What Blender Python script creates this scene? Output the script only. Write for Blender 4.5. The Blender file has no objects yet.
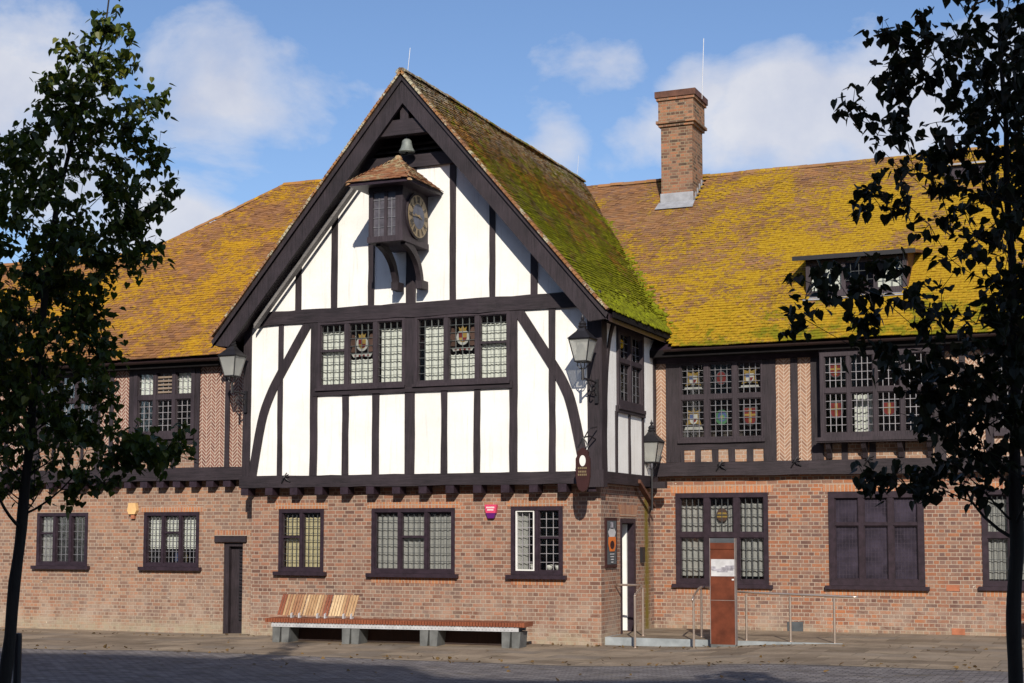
import bpy, bmesh, math, random
from math import sin, cos, pi, radians as rad, sqrt
from mathutils import Vector, Matrix, noise
rnd = random.Random(11)
S = bpy.context.scene
COL = S.collection

# ------------------------------------------------------------------ materials
class NT:
    def __init__(s, name):
        s.m = bpy.data.materials.new(name); s.m.use_nodes = True
        s.t = s.m.node_tree; s.t.nodes.clear()
        s.out = s.n('ShaderNodeOutputMaterial')
    def n(s, typ, **kw):
        x = s.t.nodes.new(typ)
        for k, v in kw.items(): setattr(x, k, v)
        return x
    def l(s, a, b): s.t.links.new(a, b)
    def setin(s, sock, v):
        if hasattr(v, 'is_output') or hasattr(v, 'links'): s.l(v, sock)
        else: sock.default_value = v
    def math(s, op, a, b=0.0, c=None, clamp=False):
        x = s.n('ShaderNodeMath', operation=op); x.use_clamp = clamp
        s.setin(x.inputs[0], a); s.setin(x.inputs[1], b)
        if c is not None: s.setin(x.inputs[2], c)
        return x.outputs[0]
    def mix(s, f, a, b, mode='MIX'):
        x = s.n('ShaderNodeMix', data_type='RGBA', blend_type=mode)
        s.setin(x.inputs[0], f); s.setin(x.inputs[6], a); s.setin(x.inputs[7], b)
        return x.outputs[2]
    def ramp(s, f, stops, interp='LINEAR'):
        x = s.n('ShaderNodeValToRGB'); r = x.color_ramp; r.interpolation = interp
        while len(r.elements) > 1: r.elements.remove(r.elements[0])
        for i, (p, c) in enumerate(stops):
            e = r.elements[0] if i == 0 else r.elements.new(p)
            e.position = p; e.color = (c[0], c[1], c[2], 1) if not isinstance(c, (int, float)) else (c, c, c, 1)
        s.l(f, x.inputs[0]); return x.outputs[0]
    def noise(s, co, scale, detail=4, rough=.55, dist=0.0, dim='3D'):
        x = s.n('ShaderNodeTexNoise'); x.noise_dimensions = dim
        x.inputs['Scale'].default_value = scale; x.inputs['Detail'].default_value = detail
        x.inputs['Roughness'].default_value = rough; x.inputs['Distortion'].default_value = dist
        if co is not None: s.l(co, x.inputs['Vector'])
        return x.outputs['Fac'] if 'Fac' in x.outputs else x.outputs[0]
    def obj(s): return s.n('ShaderNodeTexCoord').outputs['Object']
    def uv(s): return s.n('ShaderNodeTexCoord').outputs['UV']
    def mapping(s, co, loc=(0,0,0), rot=(0,0,0), sc=(1,1,1)):
        x = s.n('ShaderNodeMapping'); s.l(co, x.inputs[0])
        x.inputs[1].default_value = loc; x.inputs[2].default_value = rot; x.inputs[3].default_value = sc
        return x.outputs[0]
    def sep(s, co):
        x = s.n('ShaderNodeSeparateXYZ'); s.l(co, x.inputs[0]); return x.outputs
    def comb(s, a, b, c=0.0):
        x = s.n('ShaderNodeCombineXYZ')
        s.setin(x.inputs[0], a); s.setin(x.inputs[1], b); s.setin(x.inputs[2], c); return x.outputs[0]
    def bump(s, h, strength=.4, dist=.01):
        x = s.n('ShaderNodeBump'); x.inputs['Strength'].default_value = strength; x.inputs['Distance'].default_value = dist
        s.l(h, x.inputs['Height']); return x.outputs[0]
    def bsdf(s, col, rough=.8, spec=.3, metal=0.0, normal=None, link=True):
        b = s.n('ShaderNodeBsdfPrincipled')
        s.setin(b.inputs['Base Color'], col if not isinstance(col, tuple) else (*col[:3], 1))
        s.setin(b.inputs['Roughness'], rough); b.inputs['Specular IOR Level'].default_value = spec
        b.inputs['Metallic'].default_value = metal
        if normal is not None: s.l(normal, b.inputs['Normal'])
        if link: s.l(b.outputs[0], s.out.inputs[0])
        return b.outputs[0]

def simple(name, col, rough=.6, spec=.3, metal=0.0, var=.25, scale=6.0, bump=.0):
    t = NT(name); co = t.obj()
    f = t.noise(co, scale, 5)
    lo = tuple(c*(1-var) for c in col); hi = tuple(min(1, c*(1+var)) for c in col)
    c = t.ramp(f, [(.3, lo), (.7, hi)])
    nb = t.bump(t.noise(co, scale*6, 4), bump, .005) if bump else None
    t.bsdf(c, rough, spec, metal, nb); return t.m

def brick_mat(name, pal, mortar=(.45,.37,.30), bw=.215, rh=.074, msize=.0085, rot=False, stain=.5, lowz=True, dark=0.0, moss=False):
    t = NT(name); uv = t.uv(); o = t.obj()
    if rot: uv = t.mapping(uv, rot=(0,0,rad(90)))
    wob = t.n('ShaderNodeTexNoise'); wob.inputs['Scale'].default_value = 1.3; t.l(uv, wob.inputs['Vector'])
    vm = t.n('ShaderNodeVectorMath', operation='MULTIPLY_ADD'); t.l(wob.outputs['Color'], vm.inputs[0])
    vm.inputs[1].default_value = (.012,.012,0); t.l(uv, vm.inputs[2])
    wob2 = t.n('ShaderNodeTexNoise'); wob2.inputs['Scale'].default_value = 28; t.l(uv, wob2.inputs['Vector'])
    vm2 = t.n('ShaderNodeVectorMath', operation='MULTIPLY_ADD'); t.l(wob2.outputs['Color'], vm2.inputs[0])
    vm2.inputs[1].default_value = (.007,.007,0); t.l(vm.outputs[0], vm2.inputs[2])
    b = t.n('ShaderNodeTexBrick'); t.l(vm2.outputs[0], b.inputs['Vector'])
    b.offset = .5; b.offset_frequency = 2; b.squash = .5; b.squash_frequency = 2
    if rot: b.squash = 1.0; b.offset = 0
    b.inputs['Color1'].default_value = (0,0,0,1); b.inputs['Color2'].default_value = (1,1,1,1); b.inputs['Mortar'].default_value = (.5,.5,.5,1)
    b.inputs['Scale'].default_value = 1; b.inputs['Mortar Size'].default_value = msize
    b.inputs['Mortar Smooth'].default_value = .25; b.inputs['Bias'].default_value = 0
    b.inputs['Brick Width'].default_value = bw; b.inputs['Row Height'].default_value = rh
    big = t.noise(o, .9, 4, .6)
    sel = t.math('ADD', t.math('MULTIPLY', b.outputs['Color'], 1.0), t.math('MULTIPLY', t.math('SUBTRACT', big, .5), .9), clamp=False)
    sel = t.math('ADD', sel, .0, clamp=True)
    n = len(pal)
    col = t.ramp(sel, [(i/(n-1)*.96, p) for i, p in enumerate(pal)])
    fine = t.noise(o, 60, 3, .7)
    col = t.mix(.75, col, t.ramp(fine, [(.25,(.50,.48,.45)),(.75,(1.15,1.08,1.02))]), 'MULTIPLY')
    col = t.mix(.8, col, t.ramp(t.noise(t.mapping(o, loc=(2,8,5)), .55, 5, .65, .5), [(.32,(.72,.74,.80)),(.5,(1,1,1)),(.66,(1.22,1.10,.98))]), 'MULTIPLY')
    mcol = t.mix(t.noise(o, 3.1, 4), (mortar[0]*.65, mortar[1]*.62, mortar[2]*.6, 1), (*mortar, 1))
    col = t.mix(b.outputs['Fac'], col, mcol)
    st = t.ramp(t.noise(o, 1.7, 6, .65, .4), [(.35, 0.0), (.7, 1.0)])
    col = t.mix(t.math('MULTIPLY', st, stain), col, t.mix(.5, col, (.22,.135,.105,1)))
    # pale salt bloom and splashes in irregular patches near the pavement, dirt spots
    z = t.sep(o)[2]
    if lowz:
        lowf = t.math('SUBTRACT', 1.0, t.math('DIVIDE', z, 1.15), clamp=True)
        f = t.math('MULTIPLY', lowf, t.ramp(t.noise(o, 2.3, 6, .7, .6), [(.44, 0.0), (.62, 1.0)]))
        col = t.mix(t.math('MULTIPLY', f, .7), col, (.40,.33,.27,1))
        f2 = t.math('MULTIPLY', t.math('SUBTRACT', 1.0, t.math('DIVIDE', z, .32), clamp=True), 1.3, clamp=True)
        col = t.mix(t.math('MULTIPLY', f2, t.ramp(t.noise(o, 4.0, 5, .7), [(.35, 0.0),(.6, .8)])), col, (.33,.29,.21,1))
    sp = t.ramp(t.noise(o, 9, 2, .5), [(.74, 0.0), (.77, 1.0)])
    col = t.mix(t.math('MULTIPLY', sp, .6), col, (.62,.55,.45,1))
    sp2 = t.ramp(t.noise(t.mapping(o, loc=(7,3,1)), 7, 3, .5), [(.70, 0.0), (.76, 1.0)])
    col = t.mix(t.math('MULTIPLY', sp2, .5), col, (.10,.07,.055,1))
    if moss:
        y = t.sep(o)[1]
        d = t.math('SUBTRACT', 1.0, t.math('MULTIPLY', t.math('ABSOLUTE', t.math('SUBTRACT', y, 2.72)), 4.6), clamp=True)
        f = t.math('MULTIPLY', d, t.ramp(t.noise(o, 5, 5, .7), [(.3, .4), (.6, 1.6)]), clamp=True)
        col = t.mix(f, col, (.17,.13,.025,1))
    h = t.math('ADD', t.math('MULTIPLY', t.math('SUBTRACT', 1.0, b.outputs['Fac']), 1.0), t.math('MULTIPLY', fine, .5))
    t.bsdf(col, .9, .15, 0, t.bump(h, .7, .006)); return t.m

def herring_mat(name, pal, mortar=(.62,.54,.45), w=.11, sp=.075):
    t = NT(name); uv = t.uv(); o = t.obj(); s = t.sep(uv)
    p = t.math('PINGPONG', s[0], w)
    v = t.math('DIVIDE', t.math('ADD', s[1], t.math('MULTIPLY', p, 1.05)), sp)
    fr = t.math('FRACT', v)
    mort = t.math('GREATER_THAN', t.math('ABSOLUTE', t.math('SUBTRACT', fr, .5)), .36)
    cf = t.math('FRACT', t.math('DIVIDE', s[0], w))
    mort2 = t.math('GREATER_THAN', t.math('ABSOLUTE', t.math('SUBTRACT', cf, .5)), .455)
    m = t.math('MAXIMUM', mort, mort2)
    wn = t.n('ShaderNodeTexWhiteNoise'); wn.noise_dimensions = '2D'
    t.l(t.comb(t.math('FLOOR', v), t.math('FLOOR', t.math('DIVIDE', s[0], w))), wn.inputs['Vector'])
    n = len(pal)
    col = t.ramp(wn.outputs['Value'], [(i/(n-1), c) for i, c in enumerate(pal)])
    col = t.mix(.4, col, t.ramp(t.noise(o, 30, 3, .7), [(.25,(.7,.7,.7)),(.75,(1.2,1.2,1.2))]), 'MULTIPLY')
    col = t.mix(m, col, (*mortar, 1))
    t.bsdf(col, .9, .15, 0, t.bump(t.math('SUBTRACT', 1.0, m), .5, .006)); return t.m

def timber_mat(name, lo=(.009,.007,.009), hi=(.038,.028,.035), axis=2, rough=.62):
    t = NT(name); o = t.obj()
    sc = [14,14,14]; sc[axis] = .9
    g = t.noise(t.mapping(o, sc=tuple(sc)), 3.0, 6, .7, .3)
    big = t.noise(o, 1.6, 4, .6)
    f = t.math('ADD', t.math('MULTIPLY', g, .65), t.math('MULTIPLY', big, .45))
    col = t.ramp(f, [(.38, lo), (.68, hi)])
    chk = t.ramp(g, [(.30, 1.0), (.36, 0.0)])
    col = t.mix(t.math('MULTIPLY', chk, .7), col, (.008,.006,.008,1))
    t.bsdf(col, rough, .35, 0, t.bump(g, .55, .008)); return t.m

def tile_mat(name, clay, lichen, moss=None, lich_amt=.5, lich_scale=1.6, grad=None, grey=None):
    """clay tiles: one random clay tint per tile, lichen crust and moss grown in patches"""
    t = NT(name); o = t.obj()
    rnd_i = t.n('ShaderNodeNewGeometry').outputs['Random Per Island']
    n = len(clay)
    col = t.ramp(rnd_i, [(i/(n-1), c) for i, c in enumerate(clay)])
    col = t.mix(.5, col, t.ramp(t.noise(o, .8, 5, .6), [(.3,(.65,.62,.6)),(.7,(1.15,1.1,1.05))]), 'MULTIPLY')
    fine = t.noise(o, 34, 5, .75)
    mid = t.noise(o, 7.5, 5, .7, .5)
    big = t.noise(t.mapping(o, loc=(3.3,1.7,9.1)), lich_scale*.45, 3, .55)
    s = t.sep(o)
    v = t.math('ADD', t.math('MULTIPLY', fine, .95), t.math('ADD', t.math('MULTIPLY', mid, 1.15), t.math('MULTIPLY', big, 1.15)))
    v = t.math('ADD', v, t.math('MULTIPLY', t.math('SUBTRACT', rnd_i, .5), .14))
    if grad is not None:
        for ax, k, c in grad: v = t.math('ADD', v, t.math('MULTIPLY', t.math('SUBTRACT', s[ax], c), k))
    th = 1.65 + (.5-lich_amt)*.6
    lf = t.ramp(t.math('SUBTRACT', v, th-.5), [(.46, 0.0), (.58, 1.0)])
    lc = t.ramp(t.noise(o, 15, 4, .7), [(.3, lichen[0]), (.5, lichen[1]), (.72, lichen[2])])
    col = t.mix(t.math('MULTIPLY', lf, .93), col, lc)
    if grey:
        gf = t.ramp(t.noise(t.mapping(o, loc=(8,1,4)), 11, 5, .75), [(.46, 0.0), (.58, 1.0)])
        zz = t.math('MULTIPLY', t.math('SUBTRACT', s[2], grey[0]), grey[1], clamp=True)
        col = t.mix(t.math('MULTIPLY', t.math('MULTIPLY', gf, zz), .85), col, grey[2])
    h = t.math('ADD', fine, t.math('MULTIPLY', lf, .6))
    if moss:
        mf = t.math('ADD', t.noise(t.mapping(o, sc=(1,1,.45)), 5.0, 6, .7, .4), t.math('MULTIPLY', t.noise(t.mapping(o, loc=(5,5,5)), 1.1, 3), .6))
        mf = t.math('ADD', mf, t.math('MULTIPLY', t.math('SUBTRACT', moss[2], s[2]), moss[1]))
        mf = t.ramp(t.math('SUBTRACT', mf, .4), [(.36, 0.0), (.50, 1.0)])
        mc = t.ramp(t.noise(o, 8, 5, .75), [(.3, moss[0][0]), (.52, moss[0][1]), (.72, moss[0][2])])
        col = t.mix(mf, col, mc); h = t.math('ADD', h, t.math('MULTIPLY', mf, 1.5))
    t.bsdf(col, .93, .12, 0, t.bump(h, .6, .012)); return t.m

def glass_mat(name, tint=(.62,.66,.68), wav=.35, gloss=.09):
    t = NT(name); o = t.obj()
    nb = t.bump(t.noise(o, 9, 3, .6), wav, .004)
    tr = t.n('ShaderNodeBsdfTransparent'); tr.inputs[0].default_value = (*tint, 1)
    gl = t.n('ShaderNodeBsdfGlossy'); gl.inputs['Roughness'].default_value = .06; t.l(nb, gl.inputs['Normal'])
    fr = t.n('ShaderNodeFresnel'); fr.inputs[0].default_value = 1.5; t.l(nb, fr.inputs['Normal'])
    f = t.math('ADD', t.math('MULTIPLY', fr.outputs[0], 1.0), gloss, clamp=True)
    mx = t.n('ShaderNodeMixShader'); t.l(f, mx.inputs[0]); t.l(tr.outputs[0], mx.inputs[1]); t.l(gl.outputs[0], mx.inputs[2])
    t.l(mx.outputs[0], t.out.inputs[0]); return t.m

def cloth_mat(name, col):
    t = NT(name); o = t.obj()
    c = t.mix(.5, (*col, 1), t.ramp(t.noise(t.mapping(o, sc=(12,12,1)), 1.5, 3), [(.3,(.82,.82,.82)),(.7,(1,1,1))]), 'MULTIPLY')
    d = t.n('ShaderNodeBsdfDiffuse'); t.l(c, d.inputs[0])
    tl = t.n('ShaderNodeBsdfTranslucent'); t.l(c, tl.inputs[0])
    mx = t.n('ShaderNodeMixShader'); mx.inputs[0].default_value = .2
    t.l(d.outputs[0], mx.inputs[1]); t.l(tl.outputs[0], mx.inputs[2]); t.l(mx.outputs[0], t.out.inputs[0]); return t.m

def leaf_mat(name, a, b, c, tint=.5):
    t = NT(name); rn = t.n('ShaderNodeNewGeometry').outputs['Random Per Island']
    col = t.ramp(rn, [(0, a), (.6, b), (1, c)])
    pb = t.bsdf(col, .5, .35, link=False)
    tl = t.n('ShaderNodeBsdfTranslucent'); t.l(t.mix(tint, col, (.16,.24,.02,1)), tl.inputs[0])
    mx = t.n('ShaderNodeMixShader'); mx.inputs[0].default_value = .25
    t.l(pb, mx.inputs[1]); t.l(tl.outputs[0], mx.inputs[2]); t.l(mx.outputs[0], t.out.inputs[0]); return t.m

def plaster_mat(name):
    t = NT(name); o = t.obj()
    c = t.ramp(t.noise(o, 1.4, 5, .6), [(.3,(.74,.73,.71)),(.7,(.84,.84,.83))])
    run = t.noise(t.mapping(o, sc=(9,9,.5)), 1.6, 5, .7)
    c = t.mix(t.ramp(run, [(.55, 0.0), (.75, .55)]), c, (.5,.46,.40,1))
    crack = t.ramp(t.noise(o, 6.0, 8, .8, 1.2), [(.495, 0.0), (.5, .45), (.505, 0.0)])
    c = t.mix(crack, c, (.4,.38,.35,1))
    t.bsdf(c, .85, .2, 0, t.bump(t.noise(o, 9, 6, .7), .35, .012)); return t.m

def paving_mat(name, cols, bw, rh, gap, gapcol, sq=1.0, rough=.85, wob=.02, off=.5):
    t = NT(name); o = t.obj()
    nn = t.n('ShaderNodeTexNoise'); nn.inputs['Scale'].default_value = 1.1; t.l(o, nn.inputs['Vector'])
    vm = t.n('ShaderNodeVectorMath', operation='MULTIPLY_ADD'); t.l(nn.outputs['Color'], vm.inputs[0])
    vm.inputs[1].default_value = (wob,wob,0); t.l(o, vm.inputs[2])
    b = t.n('ShaderNodeTexBrick'); t.l(vm.outputs[0], b.inputs['Vector'])
    b.offset = off; b.squash = sq; b.squash_frequency = 3
    b.inputs['Color1'].default_value = (0,0,0,1); b.inputs['Color2'].default_value = (1,1,1,1)
    b.inputs['Scale'].default_value = 1; b.inputs['Mortar Size'].default_value = gap; b.inputs['Mortar Smooth'].default_value = .3
    b.inputs['Brick Width'].default_value = bw; b.inputs['Row Height'].default_value = rh
    n = len(cols)
    col = t.ramp(b.outputs['Color'], [(i/(n-1), c) for i, c in enumerate(cols)])
    col = t.mix(.75, col, t.ramp(t.noise(o, 1.5, 6, .65, .3), [(.3,(.55,.52,.5)),(.7,(1.25,1.22,1.2))]), 'MULTIPLY')
    col = t.mix(.5, col, t.ramp(t.noise(o, 26, 4, .7), [(.3,(.75,.75,.75)),(.7,(1.2,1.2,1.2))]), 'MULTIPLY')
    st = t.ramp(t.noise(t.mapping(o, loc=(4,9,0), sc=(.6,1.6,1)), 1.6, 5, .7, .5), [(.58, 0.0), (.68, 1.0)])
    col = t.mix(t.math('MULTIPLY', st, .55), col, (.11,.085,.04,1))
    col = t.mix(b.outputs['Fac'], col, (*gapcol, 1))
    h = t.math('ADD', t.math('SUBTRACT', 1.0, b.outputs['Fac']), t.math('MULTIPLY', t.noise(o, 12, 5, .7), .6))
    t.bsdf(col, rough, .25, 0, t.bump(h, .5, .012)); return t.m

PALG = [(.15,.085,.07),(.22,.12,.09),(.29,.15,.105),(.36,.18,.12),(.30,.185,.14),(.21,.14,.12),(.36,.225,.165),(.18,.12,.10)]
PALL = [(.18,.115,.09),(.26,.155,.115),(.33,.185,.13),(.39,.21,.135),(.34,.225,.165),(.24,.165,.135),(.39,.26,.19),(.22,.145,.12)]
PALR = [(.14,.08,.07),(.21,.11,.085),(.30,.135,.085),(.39,.165,.085),(.30,.17,.125),(.19,.12,.105),(.35,.205,.145),(.16,.10,.09)]
M = {}
M['brick_c'] = brick_mat('brick_centre', PALG)
M['brick_f'] = brick_mat('brick_flank', PALG, moss=True)
M['brick_l'] = brick_mat('brick_left', PALL)
M['brick_r'] = brick_mat('brick_right', PALR, stain=.6)
M['brick_p'] = brick_mat('brick_infill', [(.28,.17,.12),(.38,.24,.17),(.42,.28,.20),(.36,.26,.20)], mortar=(.50,.43,.36), lowz=False)
M['brick_ch'] = brick_mat('brick_chimney', [(.05,.035,.03),(.14,.08,.055),(.30,.14,.08),(.42,.19,.10),(.24,.15,.10),(.38,.20,.12),(.09,.065,.05)], mortar=(.33,.28,.19), lowz=False, stain=.95)
M['soldier'] = brick_mat('soldier_course', [(.40,.17,.09),(.48,.22,.11),(.44,.24,.15),(.36,.16,.10)], bw=.2, rh=.072, rot=True, lowz=False, stain=.2)
M['herr_l'] = herring_mat('herringbone_left', [(.14,.06,.05),(.23,.105,.08),(.19,.09,.07),(.28,.14,.105)], mortar=(.50,.42,.35))
M['herr_r'] = herring_mat('herringbone_right', [(.28,.155,.105),(.36,.21,.14),(.32,.185,.125),(.24,.135,.095)], mortar=(.50,.40,.32))
M['timber'] = timber_mat('tarred_timber')
M['timber_h'] = timber_mat('tarred_timber_horizontal', axis=0)
M['timber_y'] = timber_mat('tarred_timber_depth', axis=1)
M['timber_grey'] = timber_mat('grey_timber', (.09,.085,.085), (.20,.19,.19), axis=0)
M['timber_frame'] = simple('painted_frame', (.026,.016,.024), .45, .4, var=.35, scale=9, bump=.15)
M['frame_purple'] = timber_mat('weathered_frame', (.015,.011,.015), (.050,.037,.046))
M['timber_red'] = simple('red_stained_timber', (.10,.045,.03), .7, var=.4)
M['black'] = simple('black_iron', (.012,.011,.014), .45, .5, var=.3)
M['gutter'] = simple('cast_gutter', (.022,.011,.010), .5, .4)
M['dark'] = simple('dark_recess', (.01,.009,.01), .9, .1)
M['plaster'] = plaster_mat('white_limewash')
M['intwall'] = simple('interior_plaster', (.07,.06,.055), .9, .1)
M['glass'] = glass_mat('leaded_glass', (.975,.985,.985), gloss=.03)
M['glass_lamp'] = glass_mat('lantern_glass', (.85,.85,.83), .1, .12)
M['lead'] = simple('lead_came', (.20,.20,.22), .5, .5, .3)
M['lead_pale'] = simple('painted_came', (.27,.26,.28), .6, .3)
M['lead_mid'] = simple('grey_came', (.10,.11,.11), .6, .3)
M['lead_dark'] = simple('dark_came', (.05,.055,.06), .6, .3)
M['leadflash'] = simple('lead_flashing', (.30,.31,.34), .6, .4, .1, var=.2)
M['white'] = simple('white_paint', (.72,.72,.70), .5, .4, var=.06)
M['curtain'] = cloth_mat('net_curtain', (.90,.93,.87))
M['curtain_cream'] = cloth_mat('cream_blind', (.68,.60,.38))
M['curtain_grey'] = cloth_mat('grey_net', (.42,.42,.41))
M['sg_red'] = simple('stained_red', (.10,.02,.02), .2, .5)
M['sg_gold'] = simple('stained_gold', (.20,.14,.04), .2, .5)
M['sg_green'] = simple('stained_green', (.06,.15,.08), .2, .5)
M['sg_blue'] = simple('stained_blue', (.05,.07,.15), .2, .5)
M['sg_white'] = simple('stained_white', (.27,.28,.26), .2, .5)
M['sg_brown'] = simple('stained_brown', (.08,.05,.04), .2, .5)
Y1, Y2, Y3 = (.34,.22,.025), (.50,.35,.03), (.62,.47,.10)
CL = [(.20,.095,.045),(.30,.15,.065),(.25,.13,.075),(.37,.18,.06),(.17,.085,.05),(.31,.16,.085)]
M['tile_r'] = tile_mat('tiles_right_roof', [(.20,.105,.05),(.28,.15,.075),(.24,.14,.08),(.32,.165,.075),(.18,.10,.07),(.30,.18,.11)], ((.27,.145,.012),(.37,.23,.010),(.47,.32,.018)), lich_amt=.72, lich_scale=1.6,
                       grad=[(0,.030,2.8),(2,-.035,8.4)], moss=(((.08,.09,.01),(.20,.18,.01),(.14,.14,.01)), .16, 5.9))
M['tile_l'] = tile_mat('tiles_left_roof', CL, ((.36,.17,.02),(.42,.23,.012),(.48,.30,.015)), lich_amt=.50, lich_scale=1.8, grad=[(0,.01,-12.0)])
M['tile_g'] = tile_mat('tiles_gable_roof', [(.12,.075,.05),(.17,.10,.055),(.10,.075,.05),(.20,.14,.08)], ((.17,.065,.012),(.22,.095,.012),(.27,.15,.02)), lich_amt=.62,
                       moss=(((.05,.055,.005),(.14,.145,.005),(.28,.30,.008)), .06, 9.8), grey=(9.6, .7, (.40,.39,.32,1)))
M['tile_v'] = tile_mat('tiles_verge', CL, ((.36,.32,.20),(.45,.42,.30),(.5,.48,.38)), lich_amt=.45, lich_scale=4)
M['tile_t'] = tile_mat('tiles_turret', [(.20,.09,.05),(.32,.15,.08),(.38,.20,.10),(.26,.15,.10)], ((.36,.30,.18),(.40,.33,.20),(.30,.25,.15)), lich_amt=.45, lich_scale=4)
M['steel'] = simple('satin_steel', (.60,.50,.43), .32, .5, .85, var=.1)
M['galv'] = simple('galvanised_steel', (.52,.53,.56), .5, .5, .3, var=.15)
M['concrete'] = simple('pale_concrete', (.12,.125,.125), .85, .2, var=.3, scale=5, bump=.3)
M['riser'] = simple('blue_grey_stone', (.27,.30,.32), .8, .2, var=.25, scale=4, bump=.3)
M['wood_red'] = timber_mat('red_hardwood', (.13,.035,.018), (.27,.085,.04), axis=1, rough=.5)
M['wood_pale'] = timber_mat('sunbleached_slat', (.40,.25,.13), (.62,.46,.27), axis=2, rough=.6)
M['louvre_wood'] = timber_mat('weathered_louvre', (.13,.10,.08), (.26,.20,.15), axis=0)
M['wood_tan'] = timber_mat('tan_slat', (.30,.17,.08), (.46,.30,.16), axis=2, rough=.6)
M['wood_brown'] = timber_mat('brown_slat', (.22,.10,.05), (.36,.19,.10), axis=2, rough=.6)
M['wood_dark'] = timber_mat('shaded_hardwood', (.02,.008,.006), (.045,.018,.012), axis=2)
M['trim_grey'] = simple('dull_grey_edge', (.22,.19,.18), .6)
M['corten'] = simple('rusted_steel', (.115,.030,.014), .8, .25, var=.35, scale=5, bump=.2)
M['alarm_red'] = simple('pink_red_plastic', (.62,.06,.14), .35, .5, var=.05)
M['alarm_purple'] = simple('purple_plastic', (.10,.01,.13), .35, .5, var=.05)
M['yellow_plastic'] = simple('faded_yellow_plastic', (.70,.44,.20), .5, .4, var=.1)
M['gold'] = simple('gilding', (.22,.165,.095), .45, .5, .2, var=.3)
M['clock_blue'] = simple('clock_slate_blue', (.10,.11,.15), .6, .3, var=.3)
M['orange'] = simple('orange_print', (.62,.16,.03), .6, var=.1)
M['bronze'] = simple('green_bronze', (.17,.19,.18), .6, .4, .2, var=.3, scale=9)
M['sign_red'] = simple('dark_red_board', (.035,.010,.010), .5, .4, var=.2)
M['poster_grey'] = simple('grey_print', (.30,.29,.33), .5, var=.5, scale=14)
M['poster_white'] = simple('pale_print', (.5,.5,.52), .5)
M['slate'] = simple('slate_panel', (.07,.08,.09), .6, var=.25)
M['terracotta'] = simple('terracotta', (.35,.13,.07), .8)
M['bark'] = timber_mat('young_bark', (.014,.012,.010), (.035,.03,.024), rough=.85)
M['leaf_l'] = leaf_mat('leaves_left', (.016,.026,.006), (.045,.075,.008), (.13,.13,.012))
M['leaf_r'] = leaf_mat('leaves_right', (.010,.014,.007), (.016,.021,.008), (.035,.020,.009), .12)
M['leaf_dry'] = leaf_mat('leaves_dry', (.12,.07,.03), (.20,.12,.04), (.09,.06,.03), .1)
M['paving'] = paving_mat('stone_paving', [(.17,.135,.10),(.23,.185,.14),(.29,.235,.175),(.20,.17,.14)], .9, .55, .008, (.12,.095,.06), .7)
M['setts'] = paving_mat('granite_setts', [(.11,.10,.11),(.17,.16,.17),(.23,.215,.22),(.14,.13,.135)], .2, .1, .012, (.07,.065,.06), wob=.04)
M['ground'] = simple('gravel_tarmac', (.14,.13,.12), .9)
M['render_far'] = brick_mat('brick_far', PALG, lowz=False)
M['slate_roof'] = simple('slate_roof', (.09,.09,.10), .8)

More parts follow.
